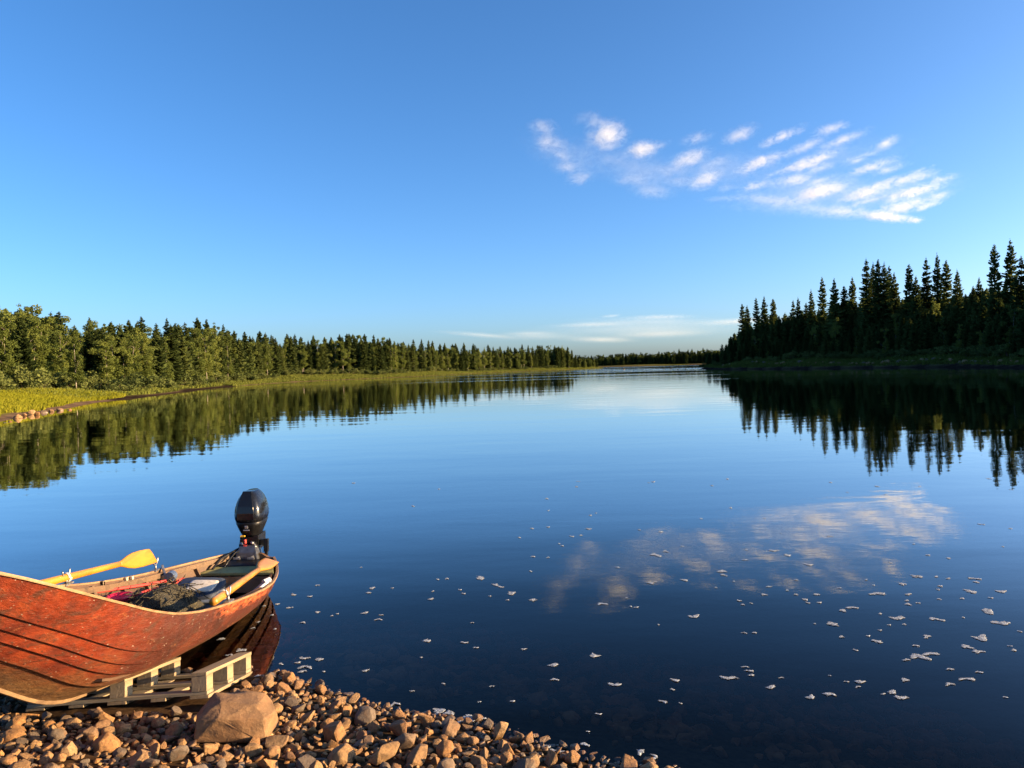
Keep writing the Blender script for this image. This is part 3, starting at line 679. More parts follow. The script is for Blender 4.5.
Pg = np.c_[rng.uniform(-4.2, 1.6, 5200), rng.uniform(2.6, 5.8, 5200)]; dg = sdist(Pg, NEAR); zg = terrain(Pg)[0]
items += [(x, y, z + .004, rng.uniform(.02, .055)) for (x, y), d, z in zip(Pg, dg, zg) if d > -.10 and x < .9 and not pal_in(x, y)]
Po = np.c_[rng.uniform(-9, 5, 2600), rng.uniform(-1, 5.6, 2600)]; do = sdist(Po, NEAR); zo_ = terrain(Po)[0]; pp = project(np.c_[Po, zo_])
items += [(x, y, z + .02, rng.uniform(.06, .16)) for (x, y), d, z, q in zip(Po, do, zo_, pp) if d > -.05 and not (-30 < q[0] < 1060 and y > 2.2 and q[1] < 790) and math.hypot(x, y) > 1.2]
stone_mass('gravel', items, 'small stones and grit filling in between the shore stones')
Pb = np.c_[rng.uniform(-2.6, 3.2, 2600), rng.uniform(3.4, 7.6, 2600)]; db = sdist(Pb, NEAR); zb_ = terrain(Pb)[0]
stone_mass('riverbed_stones', [(x, y, z + .01, q_) for (x, y), d, z, q_ in zip(Pb, db, zb_, rng.uniform(.06, .2, len(Pb))) if -2.6 < d < -.12 and z + .01 + q_ * .45 < -.01], 'brown drowned stones on the shallow riverbed by the shore', True)
# boulder: block-shaped rock with a flat sloping top
Bp = [(-.26, -.16, -.12), (.24, -.17, -.12), (.28, .15, -.12), (-.24, .17, -.12), (-.25, -.15, .07), (-.10, -.19, .10), (.22, -.15, .075), (.275, .0, .07), (-.20, .14, .15), (.18, .15, .145), (.0, .16, .165), (-.12, -.02, .155), (.14, -.04, .145), (-.29, .0, .04)]
bm = bmesh.new(); vs_ = [bm.verts.new(p_) for p_ in Bp]; r = bmesh.ops.convex_hull(bm, input=vs_)
bmesh.ops.dissolve_limit(bm, angle_limit=.2, verts=bm.verts, edges=bm.edges)
bmesh.ops.bevel(bm, geom=list(bm.edges), offset=.012, segments=2, affect='EDGES', profile=.6)
bmesh.ops.triangulate(bm, faces=bm.faces)
for _ in range(2): bmesh.ops.subdivide_edges(bm, edges=[e for e in bm.edges if e.calc_length() > .05], cuts=1, use_grid_fill=True); bmesh.ops.triangulate(bm, faces=bm.faces)
r_ = np.random.default_rng(3)
for v in bm.verts:
    p_ = v.co; v.co = p_ * (1 + .022 * math.sin(p_.x * 23) * math.sin(p_.y * 29 + 1) * math.sin(p_.z * 31) * 1.5 + r_.normal() * .007)
bmesh.ops.recalc_face_normals(bm, faces=bm.faces)
bme = bpy.data.meshes.new('boulder'); bm.to_mesh(bme); bm.free(); bme.polygons.foreach_set('use_smooth', [True] * len(bme.polygons))
bme.materials.append(stone_mat('boulder_stone', [(0, (.24, .13, .055)), (1, (.24, .13, .055))], 7))
bo = link('boulder', bme); bo.location = (BIGC[0], BIGC[1] + .10, gz(BIGC[0], BIGC[1] + .1) + .10); bo.rotation_euler = (0, R(5), R(8)); bo.scale = (.78, .80, .66)
tag(bo, 'big flat-topped tan boulder beside the right end of the pallet', 'boulder')
# rocks on the other banks
k = 0
for (px, py) in [(4, 418), (10, 417), (17, 414), (24, 412), (31, 410.5), (37, 411), (44, 409), (52, 408), (60, 407), (69, 406.5), (22, 385.5), (195, 392), (178, 393)]:
    P = atz(px, py, .25); o = put_rock(ROCK[k % 18], P[0], P[1], gz(P[0], P[1]) + .04, rng.uniform(.3, .75)); k += 1
    tag(o, 'pinkish rock along the water edge below the yellow meadow' if px < 100 and py > 400 else ['pale rock lying at the top of the yellow meadow', 'pale rock at the waterline of the dark mud strip', 'second pale rock at the waterline of the dark mud strip, left one'][k - 11], 'rock', 'rocks below the yellow meadow' if px < 100 and py > 400 else None)
for j, px in enumerate(spaced(705, 1040, 60)):
    Y = right_shore_y(px) + rng.uniform(.2, 1.6); x = aty(px, 366, Y)[0]; o = put_rock(ROCK[j % 18], x, Y, gz(x, Y) + .15, rng.uniform(.7, 1.7)); tag(o, 'dark rock along the shaded waterline of the right bank', 'rock', 'rocks along the right bank waterline')
for j, (px, py, s_) in enumerate([(686, 369.6, 1.6), (678, 369.8, .9), (671, 369.4, .8), (664, 369.5, .7), (624, 369.5, .7)]):
    P = atz(px, py, 0); o = put_rock(ROCK[j], P[0], P[1], .1, s_); o.scale.z *= .7
    tag(o, f'low dark rock in mid river off the point, {ordin[j]} from the right', 'rock', 'rocks in mid river off the point')
P = atz(909, 365, .8); mb = MB(); mb.tube([(-2.4, 0, .1), (-.8, .2, .18), (.8, .1, .12), (2.4, -.3, .05)], [.06, .11, .12, .07], 8)
o = mb.build('driftwood_log', wood('grey_driftwood', (.34, .30, .26), (.12, .10, .08)), smooth=True); o.location = (P[0], P[1], gz(P[0], P[1]) + .05); tag(o, 'grey driftwood log lying on the rocks of the right bank', 'driftwood')

# ------------------------------------------------------------------ foam on the water
m = Mat('foam'); n0 = m.noise(60, 4, .6, m.obj()); m.bsdf(m.ramp(n0, [(.3, (.25, .28, .31)), (.7, (.42, .46, .50))]), .9, m.bump(n0, .4, .01))
pr_ = [q for q in m.t.nodes if q.type == 'BSDF_PRINCIPLED'][0]; m.l(m.mapr(m.noise(90, 3, .7, m.obj()), .36, .56, .12, .92), pr_.inputs['Alpha']); foam_m = m.m
FOAM = []
z7 = 2.695
for (a, b, w) in [(35, 93, 20), (80, 98, 15), (100, 68, 12), (25, 128, 16), (62, 168, 15), (100, 140, 18), (140, 150, 8), (155, 145, 10), (230, 142, 20), (248, 75, 20), (238, 88, 18), (265, 160, 20), (272, 148, 12), (405, 105, 20), (540, 48, 35), (580, 66, 22), (594, 72, 20), (625, 88, 35), (485, 80, 10), (495, 90, 12), (565, 97, 8), (450, 50, 14), (425, 52, 8),
                  (395, 217, 28), (495, 222, 20), (528, 236, 16), (657, 240, 16), (380, 262, 10), (230, 298, 22), (735, 282, 35), (740, 322, 22), (847, 257, 40), (903, 335, 40), (440, 333, 12), (355, 353, 14), (570, 340, 12), (537, 382, 10), (626, 380, 18), (858, 415, 18), (830, 462, 10), (820, 497, 30),
                  (65, 264, 36), (105, 267, 34), (48, 276, 22), (62, 288, 34), (78, 290, 24), (60, 300, 26), (118, 300, 10), (868, 118, 28), (960, 127, 15), (998, 62, 30), (685, 108, 18), (675, 30, 10)]:
    FOAM.append((280 + a / z7, 560 + b / z7, w / z7))
z8 = 2.667
for (a, b, w) in [(144, 150, 32), (277, 194, 14), (305, 194, 16), (92, 320, 30), (86, 345, 16), (62, 378, 26), (108, 382, 10), (238, 314, 48), (280, 285, 20), (290, 295, 24), (297, 307, 18), (349, 338, 34), (376, 314, 14), (455, 365, 34), (505, 358, 34), (550, 324, 12), (585, 324, 28), (580, 338, 16), (648, 357, 12), (672, 352, 34), (695, 366, 38), (707, 320, 24), (505, 308, 6),
                  (513, 171, 38), (537, 205, 18), (575, 240, 12), (608, 202, 14), (632, 217, 30), (640, 187, 10), (665, 173, 12), (565, 127, 28), (540, 135, 24), (688, 154, 44), (704, 171, 12), (735, 228, 16), (765, 204, 24), (745, 259, 58), (710, 266, 20), (775, 250, 46), (827, 291, 20), (826, 331, 26), (872, 317, 44), (903, 299, 20), (872, 232, 34), (900, 244, 32),
                  (908, 207, 46), (790, 158, 30), (862, 153, 10), (926, 136, 42), (962, 167, 44), (985, 229, 10), (996, 240, 18), (974, 366, 12), (962, 83, 34), (880, 83, 28), (858, 102, 12), (797, 104, 10), (714, 118, 18), (714, 91, 20), (632, 90, 48), (738, 44, 26), (700, 64, 22), (800, 69, 14), (822, 49, 12), (790, 44, 12), (895, 58, 14), (640, 143, 12), (440, 105, 18), (447, 114, 14),
                  (478, 113, 18), (470, 92, 20), (415, 92, 14), (330, 92, 20), (342, 71, 18), (215, 28, 18), (222, 40, 18), (264, 108, 12), (1012, 190, 10)]:
    FOAM.append((640 + a / z8, 560 + b / z8, w / z8))
z5 = 2.133
for (a, b, w) in [(25, 103, 10), (60, 100, 8), (28, 163, 10), (60, 165, 8), (110, 120, 10), (145, 104, 12), (130, 118, 10), (208, 186, 12), (290, 160, 24), (310, 152, 14), (350, 213, 18), (540, 150, 20), (430, 195, 20), (570, 160, 18), (615, 180, 20), (845, 205, 22), (870, 160, 10), (968, 210, 20), (25, 255, 14), (480, 170, 14), (660, 120, 12), (300, 110, 10), (150, 75, 8), (90, 140, 8)]:
    FOAM.append((520 + a / z5, 480 + b / z5, w / z5))
fr_ = np.random.default_rng(77)
for q_ in range(60):
    py_ = 478 + 150 * fr_.random() ** 1.4; FOAM.append((fr_.uniform(330, 1015) if q_ % 3 else fr_.uniform(700, 1015), py_, fr_.uniform(1.6, 4.5)))
for (a, b, w) in [(264, 606, 4), (272, 615, 4), (258, 622, 4), (253, 628, 5), (277, 604, 6), (221, 639, 8), (241, 650, 12), (230, 655, 8), (275, 629, 4), (281, 664, 6), (258, 676, 12)]: FOAM.append((a, b, w))
def foam_mesh(w, d, seed):
    r_ = np.random.default_rng(seed); n = 22; a = np.linspace(0, 6.283, n, endpoint=False); lob = 1 + .28 * np.sin(2 * a + r_.random() * 6) + .2 * np.sin(3 * a + r_.random() * 6) + r_.normal(size=n) * .16
    x = np.cos(a) * lob * w / 2; y = np.sin(a) * lob * d / 2 + .25 * d * np.sin(x / w * 5 + r_.random() * 6)
    mb = MB(); mb.loft([np.c_[x, y, np.full(n, .0005)], np.c_[x * .95, y * .95, np.full(n, .0014)], np.c_[x * .6, y * .6, np.full(n, .0020)]]); return mb.mesh('foam_patch', foam_m, True)
for k, (px, py, w) in enumerate(FOAM):
    P = atz(px, py, .003); sc = np.linalg.norm(P - np.array([0, 0, CAMH])) / F; W_ = max(w * (.80 if w < 12 else .68), 1.7) * sc
    D_ = (max(.85, w * rng.uniform(.13, .22))) * sc / max(.12, abs(ray(px, py)[2]))
    o = link('foam_patch', foam_mesh(W_, min(D_, W_ * 1.4), k)); o.location = P; o.rotation_euler = (0, 0, rng.normal() * .25)
    zone = 'in the boat reflection' if px < 282 and py > 600 else 'right of the boat' if px < 410 else 'in the middle of the dark water' if px < 640 else 'off the lower right of the river' if py > 640 else 'under the cloud reflection on the right'
    sz_ = 'larger' if w > 12 else 'small' if w > 6 else 'tiny'
    tag(o, f'{sz_} white foam patch floating {zone}', 'foam', f'{sz_} foam patches {zone}')
# curdled foam where the water meets the stones
for k, (px, py, w) in enumerate([(325, 699, 14), (334, 703, 10), (345, 708, 12), (352, 711, 10), (395, 704, 9), (438, 711, 14), (449, 713, 12), (466, 717, 12), (476, 719, 12), (461, 722, 10), (545, 746, 10), (556, 751, 12), (566, 753, 10), (576, 756, 9), (640, 752, 10), (655, 757, 8)]):
    P = atz(px, py, .004); sc = np.linalg.norm(P) / F; o = link('foam_patch', foam_mesh(w * sc, w * sc * .7, 900 + k)); o.location = P; o.rotation_euler = (0, 0, rng.random() * 6)
    tag(o, 'curdled foam caught against the stones of the water edge', 'foam', 'foam caught along the stony edge')
# ------------------------------------------------------------------ the wooden boat
BT = np.linspace(0, 1, 61)
_xb, _yb, _xs, _ys, _zb, _zm, _zs, _B, _bt, _tm, _pf, _pa, _heel = -2.8462, 3.0407, -2.6668, 7.5067, 1.5611, .6145, .3465, .5893, .1986, .2, 2.9797, 5.201, -.1476
_A = np.array([_xs - _xb, _ys - _yb]); _A /= np.linalg.norm(_A); _Nn = np.array([_A[1], -_A[0]])
def rail(side, t):
    tf = np.clip(t / _tm, 0, 1); ta = np.clip((t - _tm) / (1 - _tm), 0, 1)
    b = np.where(t < _tm, _B * (1 - (1 - tf) ** _pf), _B - (_B - _bt) * ta ** _pa)
    z = _zb * (1 - t) * (1 - 2 * t) + 4 * _zm * t * (1 - t) + _zs * t * (2 * t - 1)
    P = np.stack([_xb + (_xs - _xb) * t + side * b * _Nn[0], _yb + (_ys - _yb) * t + side * b * _Nn[1], z + side * b * _heel], -1)
    if side > 0: P[:, 2] += np.interp(t, [0, .1, .2, .25, .32, .38, .45, .55, .62, .7, .8, .9, 1], [0, .012, .006, 0, -.02, -.028, -.016, .012, .025, .025, .006, 0, 0])
    return P
def smooth(a, k=2):
    for _ in range(k): a = np.r_[a[:1], (a[:-2] + 2 * a[1:-1] + a[2:]) / 4, a[-1:]]
    return a
RN, RF = rail(1, BT), rail(-1, BT)
KZ = smooth(np.interp(BT, [0, .03, .1, .206, .27, .326, .45, .6, .75, 1], [1.5, 1.2, .86, .545, .34, .235, .135, .06, .01, -.06]), 3)
KK = (RN + RF) / 2; KK[:, 2] = KZ
FLARE = np.interp(BT, [0, .2, .38, .7, 1], [.85, .68, .22, .22, .42])
def section(i, side, ph):
    G = (RN if side > 0 else RF)[i]; f_ = FLARE[i]
    a = (1 - f_) * math.sin(ph * math.pi / 2) + f_ * ph; b = (1 - f_) * (1 - math.cos(ph * math.pi / 2)) + f_ * ph
    return KK[i] + (G - KK[i]) * np.array([a, a, b])
def section_n(i, side, ph):
    p0, p1 = section(i, side, max(0, ph - .02)), section(i, side, min(1, ph + .02)); d = p1 - p0
    ax = np.array([_A[0], _A[1], 0]); n_ = np.cross(d, ax) * side
    n_ /= np.linalg.norm(n_) + 1e-9
    if i == 0: n_ = np.array([_Nn[0], _Nn[1], 0]) * side
    return -n_ if (n_[:2] @ _Nn) * side < 0 and abs(n_[:2] @ _Nn) > .05 else n_
def boat_pt(t, side, ph, inn=0.0):
    i = int(round(t * 60)); return section(i, side, ph) - section_n(i, side, ph) * inn

m = Mat('red_tarred_planks'); o_ = m.obj(); tv = m.n('ShaderNodeSeparateColor'); m.l(m.attr('tv', 'Color'), tv.inputs[0])
tt, vv = tv.outputs[0], tv.outputs[1]
g = m.noise(1, 7, .65, m.scalev(o_, (26, 5, 26)), .8); big = m.noise(3.2, 5, .6, o_, .3); fine = m.noise(34, 6, .7, m.scalev(o_, (1.0, .35, 1.0))); spk = m.noise(70, 2, .5, m.scalev(o_, (1.2, .5, 1)))
red = m.ramp(big, [(.32, (.045, .009, .005)), (.44, (.11, .016, .006)), (.55, (.20, .029, .008)), (.72, (.28, .062, .016))])
dark_red = m.ramp(big, [(.35, (.034, .009, .005)), (.58, (.085, .018, .008)), (.75, (.15, .040, .013))])
tan_ = m.ramp(g, [(.3, (.05, .023, .009)), (.55, (.16, .080, .030)), (.75, (.26, .145, .058))])
c = m.mix(m.mapr(m.math('ADD', tt, m.math('MULTIPLY', big, .25)), .36, .50), red, dark_red)
bare = m.mapr(m.math('ADD', m.math('ADD', m.math('ADD', m.math('MULTIPLY', vv, 1.0), m.math('MULTIPLY', tt, .55)), m.math('MULTIPLY', fine, .28)), m.math('MULTIPLY', big, .25)), 1.03, 1.27)
c = m.mix(bare, c, tan_)
scuff = m.math('MULTIPLY', m.mapr(tt, .50, .56), m.math('MULTIPLY', m.mapr(vv, .17, .08), m.mapr(fine, .42, .56)))
c = m.mix(m.math('MULTIPLY', scuff, m.mapr(tt, .80, .74)), c, (.50, .10, .025))
c = m.mix(m.mapr(fine, .56, .70, 0, .75), c, (.055, .028, .016))
c = m.mix(m.mapr(g, .66, .74, 0, .5), c, (.42, .22, .10))
c = m.mix(m.mapr(spk, .70, .73, 0, .8), c, (.42, .36, .28))
fx = m.math('MULTIPLY', m.math('SUBTRACT', m.math('FRACT', m.math('MULTIPLY', tt, 46.0)), .5), .097)
for ve in (.312, .443, .548, .705):
    fy = m.math('MULTIPLY', m.math('SUBTRACT', vv, ve), .75); dd_ = m.math('SQRT', m.math('ADD', m.math('MULTIPLY', fx, fx), m.math('MULTIPLY', fy, fy)))
    c = m.mix(m.mapr(dd_, .0065, .0045, 0, .75), c, (.035, .02, .014))
stain = m.noise(7, 5, .7, m.scalev(o_, (1, .55, 1)), 1.0)
c = m.mix(m.mapr(stain, .52, .66, 0, .8), c, (.050, .022, .012)); c = m.mix(m.mapr(stain, .36, .28, 0, .55), c, (.33, .13, .045))
hgt = m.math('ADD', m.math('MULTIPLY', g, .5), m.math('ADD', fine, big))
m.bsdf(c, m.mapr(fine, .3, .7, .42, .68), m.bump(hgt, .6, .014), **{'Coat Weight': .1, 'Coat Roughness': .35}); hull_m = m.m
inner_m = wood('oiled_boat_interior', (.085, .043, .020), (.028, .014, .008), .6, (9, 3, 9))
inlit_m = wood('worn_boat_wood', (.36, .22, .11), (.15, .085, .045), .65, (12, 3, 12))
rail_m = wood('worn_gunwale', (.25, .15, .07), (.11, .055, .025), .6, (30, 5, 30))
rib_m = wood('rib_wood', (.12, .07, .036), (.045, .025, .014), .65, (10, 10, 10))
pale_m = wood('pale_new_wood', (.62, .50, .34), (.42, .31, .2), .6, (12, 12, 12))
bench_m = wood('mossy_bench', (.25, .235, .085), (.12, .11, .045), .7, (14, 4, 14))
oar_m = wood('varnished_oar', (.40, .18, .018), (.27, .105, .012), .38, (14, 3, 14), .35)
steel = plain('galvanised_steel', (.28, .28, .29), .45, .8)
white_rope = plain('white_cord', (.66, .63, .57), .8)
black_pl = plain('black_plastic', (.005, .0052, .006), .42, 0, .2, spec=.35)
cowl_m = Mat('glossy_black_cowl'); cowl_m.bsdf((.008, .009, .012), cowl_m.mapr(cowl_m.noise(18, 4, .6, cowl_m.obj()), .3, .7, .10, .20), None, **{'Coat Weight': .12, 'Coat Roughness': .08, 'Specular IOR Level': .35}); cowl_m = cowl_m.m

def adopt(o, root):
    o.parent = root; o.matrix_parent_inverse = Matrix.Translation(-Vector(root.location)); return o
boat = empty('wooden_boat', (float(KK[25, 0]), float(KK[25, 1]), float(KK[25, 2])))
tag(boat, 'weathered red clinker-built wooden rowing boat drawn up on a pallet, stern afloat', 'boat')
CUTS = [1.0, .665, .535, .43, .27, 0.0]     # strake edges, gunwale to keel
mb = MB(); tvs = []
for side in (1, -1):
    for k in range(5):
        p0, p1 = CUTS[k], CUTS[k + 1]; rows = [(p0, 0.0), (p0 * .67 + p1 * .33, .005), (p0 * .33 + p1 * .67, .010), (p1, .015), (p1, -.002)]
        V = []; 
        for (ph, off) in rows:
            for i in range(61):
                sp_ = 1.0 if 0 < i else .3
                V.append(section(i, side, ph) + section_n(i, side, ph) * off * sp_); tvs.append((BT[i], 1 - ph, 0, 1))
        Fc = [(r * 61 + i, r * 61 + i + 1, (r + 1) * 61 + i + 1, (r + 1) * 61 + i) for r in range(4) for i in range(60)]
        mb.add(V, Fc, 0)
    rows = np.linspace(1, 0, 12); V = []
    for ph in rows:
        for i in range(61): V.append(section(i, side, ph) - section_n(i, side, ph) * .018 * (1 if i > 1 else .3)); tvs.append((BT[i], 1 - ph, 1, 1))
    mb.add(V, [(r * 61 + i, r * 61 + i + 1, (r + 1) * 61 + i + 1, (r + 1) * 61 + i) for r in range(11) for i in range(60)], 1 if side > 0 else 1)
hme = bpy.data.meshes.new('hull'); hme.from_pydata(np.concatenate(mb.v).tolist(), [], mb.f); hme.update()
hme.materials.append(hull_m); hme.materials.append(inner_m); hme.polygons.foreach_set('material_index', mb.m); hme.polygons.foreach_set('use_smooth', [True] * len(hme.polygons))
bm = bmesh.new(); bm.from_mesh(hme)
for e in bm.edges:
    if len(e.link_faces) == 2 and e.calc_face_angle(0) > .6: e.smooth = False
bm.to_mesh(hme); bm.free()
at_ = hme.color_attributes.new('tv', 'FLOAT_COLOR', 'POINT'); at_.data.foreach_set('color', np.array(tvs, np.float32).ravel())
adopt(link('hull', hme), boat)
def rect_sweep(mb, pts, w, h, upv=(0, 0, 1)):
    pts = np.asarray(pts); k = len(pts); rings = []
    for i in range(k):
        d = pts[min(i + 1, k - 1)] - pts[max(i - 1, 0)]; d /= np.linalg.norm(d); sx = np.cross(d, np.array(upv, float)); sx /= np.linalg.norm(sx) + 1e-9; uz = np.cross(sx, d)
        rings.append(np.array([pts[i] + a * sx * w / 2 + b * uz * h / 2 for a, b in ((-1, -1), (1, -1), (1, 1), (-1, 1))]))
    mb.loft(rings)
for side in (1, -1):
    mb = MB(); pts = [section(i, side, 1.0) + np.array([0, 0, .004]) - section_n(i, side, .97) * .006 for i in range(1, 61)]; rect_sweep(mb, pts, .026, .015); adopt(mb.build('gunwale', rail_m, None, bevel=.004), boat)
mb = MB(); rect_sweep(mb, [KK[i] - np.array([0, 0, .012]) for i in range(2, 61)], .040, .024, (_Nn[0], _Nn[1], 0)); adopt(mb.build('keel', wood('keel_wood', (.17, .105, .05), (.08, .045, .022), .7, (20, 4, 20)), None, bevel=.006), boat)
# transom: a plank panel closing the stern
mb = MB(); o1 = [section(60, 1, p_) for p_ in np.linspace(1, 0, 9)] + [section(60, -1, p_) for p_ in np.linspace(0, 1, 9)][1:]
top = [section(60, -1, 1) * (1 - f_) + section(60, 1, 1) * f_ for f_ in (.15, .3, .7, .85)]
for q, dz in zip(top, (.0, .03, .03, .0)): q[2] += dz
o1 += top; A3 = np.array([_A[0], _A[1], 0]); mb.loft([np.array(o1) - A3 * .02, np.array(o1) + A3 * .022]); adopt(mb.build('transom', inner_m), boat)
for j, t_ in enumerate(np.arange(.14, .97, .075)):
    i = int(round(t_ * 60)); mb = MB(); pts = [section(i, 1, p_) - section_n(i, 1, p_) * .034 for p_ in np.linspace(.97, .06, 9)] + [section(i, -1, p_) - section_n(i, -1, p_) * .034 for p_ in np.linspace(.06, .97, 9)]
    rect_sweep(mb, pts, .034, .03, A3); adopt(mb.build('rib', rib_m), boat)
for side in (1, -1):   # inner rail
    mb = MB(); rect_sweep(mb, [section(i, side, .93) - section_n(i, side, .93) * .05 for i in range(9, 59)], .02, .045); adopt(mb.build('inner_rail', inner_m if side > 0 else rib_m), boat)
def across(t, z, inn=.03):
    """end points of a board lying across the boat at station t and height z"""
    i = int(round(t * 60)); out = []
    for side in (-1, 1):
        ps = [section(i, side, p_) for p_ in np.linspace(0, 1, 60)]; zs_ = np.array([q[2] for q in ps]); k_ = int(np.argmin(abs(zs_ - z))); q = ps[k_].copy(); q[2] = z
        d = KK[i] - q; d[2] = 0; q += d / (np.linalg.norm(d) + 1e-9) * inn; out.append(q)
    return out
def board(name, t0, t1, z0, z1, mat, th=.022, inn=.035):
    a, b = across(t0, z0, inn); c_, d = across(t1, z1, inn); mb = MB(); lo = np.array([a, b, d, c_]); mb.loft([lo, lo + np.array([0, 0, th])]); return adopt(mb.build(name, mat, None, bevel=.004), boat)
board('stern_bench', .878, .975, .285, .29, bench_m, .025)
a, b = across(.885, .272, .05); c_, d = across(.885, .12, .05); mb = MB(); lo = np.array([a, b, d, c_]); mb.loft([lo, lo + A3 * .02]); adopt(mb.build('bench_front', wood('box_front', (.34, .20, .10), (.14, .08, .045), .6, (8, 8, 8))), boat)
board('thwart', .585, .655, .30, .28, inlit_m, .03)
board('thwart', .30, .36, .62, .57, inlit_m, .03)
for f_ in (-.30, -.1, .1, .30):
    mb = MB(); pts = []
    for i in range(18, 50): pts.append(KK[i] + np.array([_Nn[0], _Nn[1], 0]) * f_ * .8 + np.array([0, 0, .075 + abs(f_) * .12])); 
    rect_sweep(mb, pts, .13, .016); adopt(mb.build('floorboard', inner_m), boat)
for px in (98.5, 122.5):   # pairs of pale blocks on the far gunwale
    for dx in (-2.6, 2.6):
        q = int(np.argmin(abs(project(RF)[:, 0] - (px + dx) + 1000 * (BT < .35)))); P = RF[q]; mb = MB(); mb.box(P + np.array([_Nn[0], _Nn[1], 0]) * .035 + np.array([0, 0, -.022]), (.022, .026, .07)); adopt(mb.build('gunwale_block', pale_m, None, bevel=.003), boat)
def oarlock(P, tilt=0.):
    P = np.asarray(P, float)
    base = MB(); base.box(P + np.array([0, 0, .004]), (.05, .10, .012)); r_o = adopt(base.build('oarlock', steel, None, bevel=.003), boat)
    mb = MB(); mb.tube([P, P + np.array([0, 0, .05])], .008, 7); u_ = [P + np.array([math.sin(a) * .0 , math.cos(a) * .042, .095 - math.sin(a) * .045]) for a in np.linspace(.0, math.pi, 10)]
    mb.tube([u_[0] + np.array([0, .006, .012])] + u_ + [u_[-1] + np.array([0, -.006, .012])], .006, 7); adopt(mb.build('rowlock_horn', steel, None, True), boat)
def ropewrap(c_, ax, r, n=3, mat=None, name='lashing'):
    ax = np.array(ax) / np.linalg.norm(ax); s1 = np.cross(ax, [0, 0, 1.]); s1 /= np.linalg.norm(s1); s2 = np.cross(s1, ax); pts = []
    for j in range(n * 12 + 1):
        a = j / 12 * 6.283; pts.append(np.asarray(c_) + ax * (.014 * j / 12 - .007 * n) + r * (math.cos(a) * s1 + math.sin(a) * s2))
    mb = MB(); mb.tube(pts, .0045, 6); return mb.build(name, mat or white_rope, None, True)
def far_at(px): 
    return int(np.argmin(abs(project(RF)[:, 0] - px) + 1000 * (BT < .35)))
def near_at(px):
    return int(np.argmin(abs(project(RN)[:, 0] - px) + 1000 * (BT > .86)))
iL = far_at(66); oarlock(RF[iL] + np.array([0, 0, .012]))
iL2 = far_at(158); oarlock(RF[iL2] + np.array([0, 0, .012]))
iR = near_at(231); oarlock(RN[iR] + np.array([-.02, 0, .012]))

# ------------------------------------------------------------------ oars
def make_oar(a, b, r, blade_len, blade_w, face, label, taper=.8):
    """a handle end, b blade tip; the blade's flat side faces along `face`"""
    a, b = np.array(a, float), np.array(b, float); d = (b - a); L = np.linalg.norm(d); d /= L
    face = np.array(face, float); face -= d * (face @ d); face /= np.linalg.norm(face); side = np.cross(d, face)
    root = empty('oar', tuple(a)); tag(root, label, 'oar', None)
    mb = MB(); s0 = L - blade_len
    ts_ = [0, .01, .15, .17, .5, .8, 1]; pts = [a + d * (s0 + .02) * q for q in ts_]
    mb.tube(pts, [r * .92, r, r, r * 1.0, r * .95, r * .85, r * taper], 12); adopt(mb.build('shaft', oar_m, None, True), root)
    mb = MB(); rings = []
    prof = [(0, r * .72, r * .7), (.10, r * .85, r * .55), (.26, blade_w * .38, .015), (.42, blade_w * .50, .011), (.65, blade_w * .54, .009), (.86, blade_w * .52, .007), (.97, blade_w * .50, .006), (1.0, blade_w * .49, .005)]
    for s_, hw, th in prof:
        c_ = a + d * (s0 + blade_len * s_); n_ = 14; rings.append(np.array([c_ + side * hw * math.copysign(abs(math.cos(q)) ** .8, math.cos(q)) + face * th * math.sin(q) + d * (.045 * math.cos(q) * s_ ** 6) for q in np.linspace(0, 6.283, n_, endpoint=False)]))
    mb.loft(rings); adopt(mb.build('blade', oar_m, None, True), root); return root, d
Lk = aty(66.5, 577.5, RF[iL, 1] + .02); Tp = aty(153.5, 555.5, RF[iL2, 1] - .02); dd = (Tp - Lk) / np.linalg.norm(Tp - Lk)
oarL, dL_ = make_oar(Lk - dd * .62, Tp, .030, .50, .135, np.array([.75, -.62, .25]), 'yellow varnished oar with its blade raised above the far gunwale of the boat')
adopt(ropewrap(Lk + np.array([0, 0, 0]), dd, 0.033, 2), oarL)
H0 = aty(213, 602, 5.28); H1 = aty(272, 560, 7.28)
oarR, dR_ = make_oar(H0, H1, .031, .62, .135, np.array([.45, -.25, .85]), 'yellow varnished oar lying inside the near gunwale, blade against the outboard motor')
Wp = H0 + dR_ * ((RN[iR, 1] - H0[1]) / dR_[1]); adopt(ropewrap(Wp, dR_, .034, 2), oarR)

# ------------------------------------------------------------------ gear lying in the boat
def blob(name, c_, sx, sy, sz, mat, seed, rough=.12, sub=4, flat_bottom=True, lab=None, cat=None):
    bm = bmesh.new(); bmesh.ops.create_icosphere(bm, subdivisions=sub, radius=1); r_ = np.random.default_rng(seed); ph = r_.random((6, 3)) * 6; fr_ = r_.uniform(2, 7, (6, 3))
    for v in bm.verts:
        p_ = np.array(v.co); w = sum(math.sin(fr_[j] @ p_ + ph[j, 0]) for j in range(6)) / 6
        p_ = p_ * (1 + rough * w * 1.6 + r_.normal() * rough * .12)
        if flat_bottom and p_[2] < -.35: p_[2] = -.35
        v.co = p_ * np.array([sx, sy, sz])
    me = bpy.data.meshes.new(name); bm.to_mesh(me); bm.free(); me.materials.append(mat); me.polygons.foreach_set('use_smooth', [True] * len(me.polygons))
    o = link(name, me); o.location = c_; return o
m = Mat('brown_netting'); o_ = m.obj(); v1 = m.n('ShaderNodeTexVoronoi', feature='DISTANCE_TO_EDGE'); v1.inputs['Scale'].default_value = 60; m.l(o_, v1.inputs[0]); n0 = m.noise(22, 6, .7, o_, 1.0)
c = m.mix(m.mapr(v1.outputs['Distance'], .02, .12), m.ramp(n0, [(.3, (.10, .085, .045)), (.7, (.26, .22, .12))]), (.03, .026, .016))
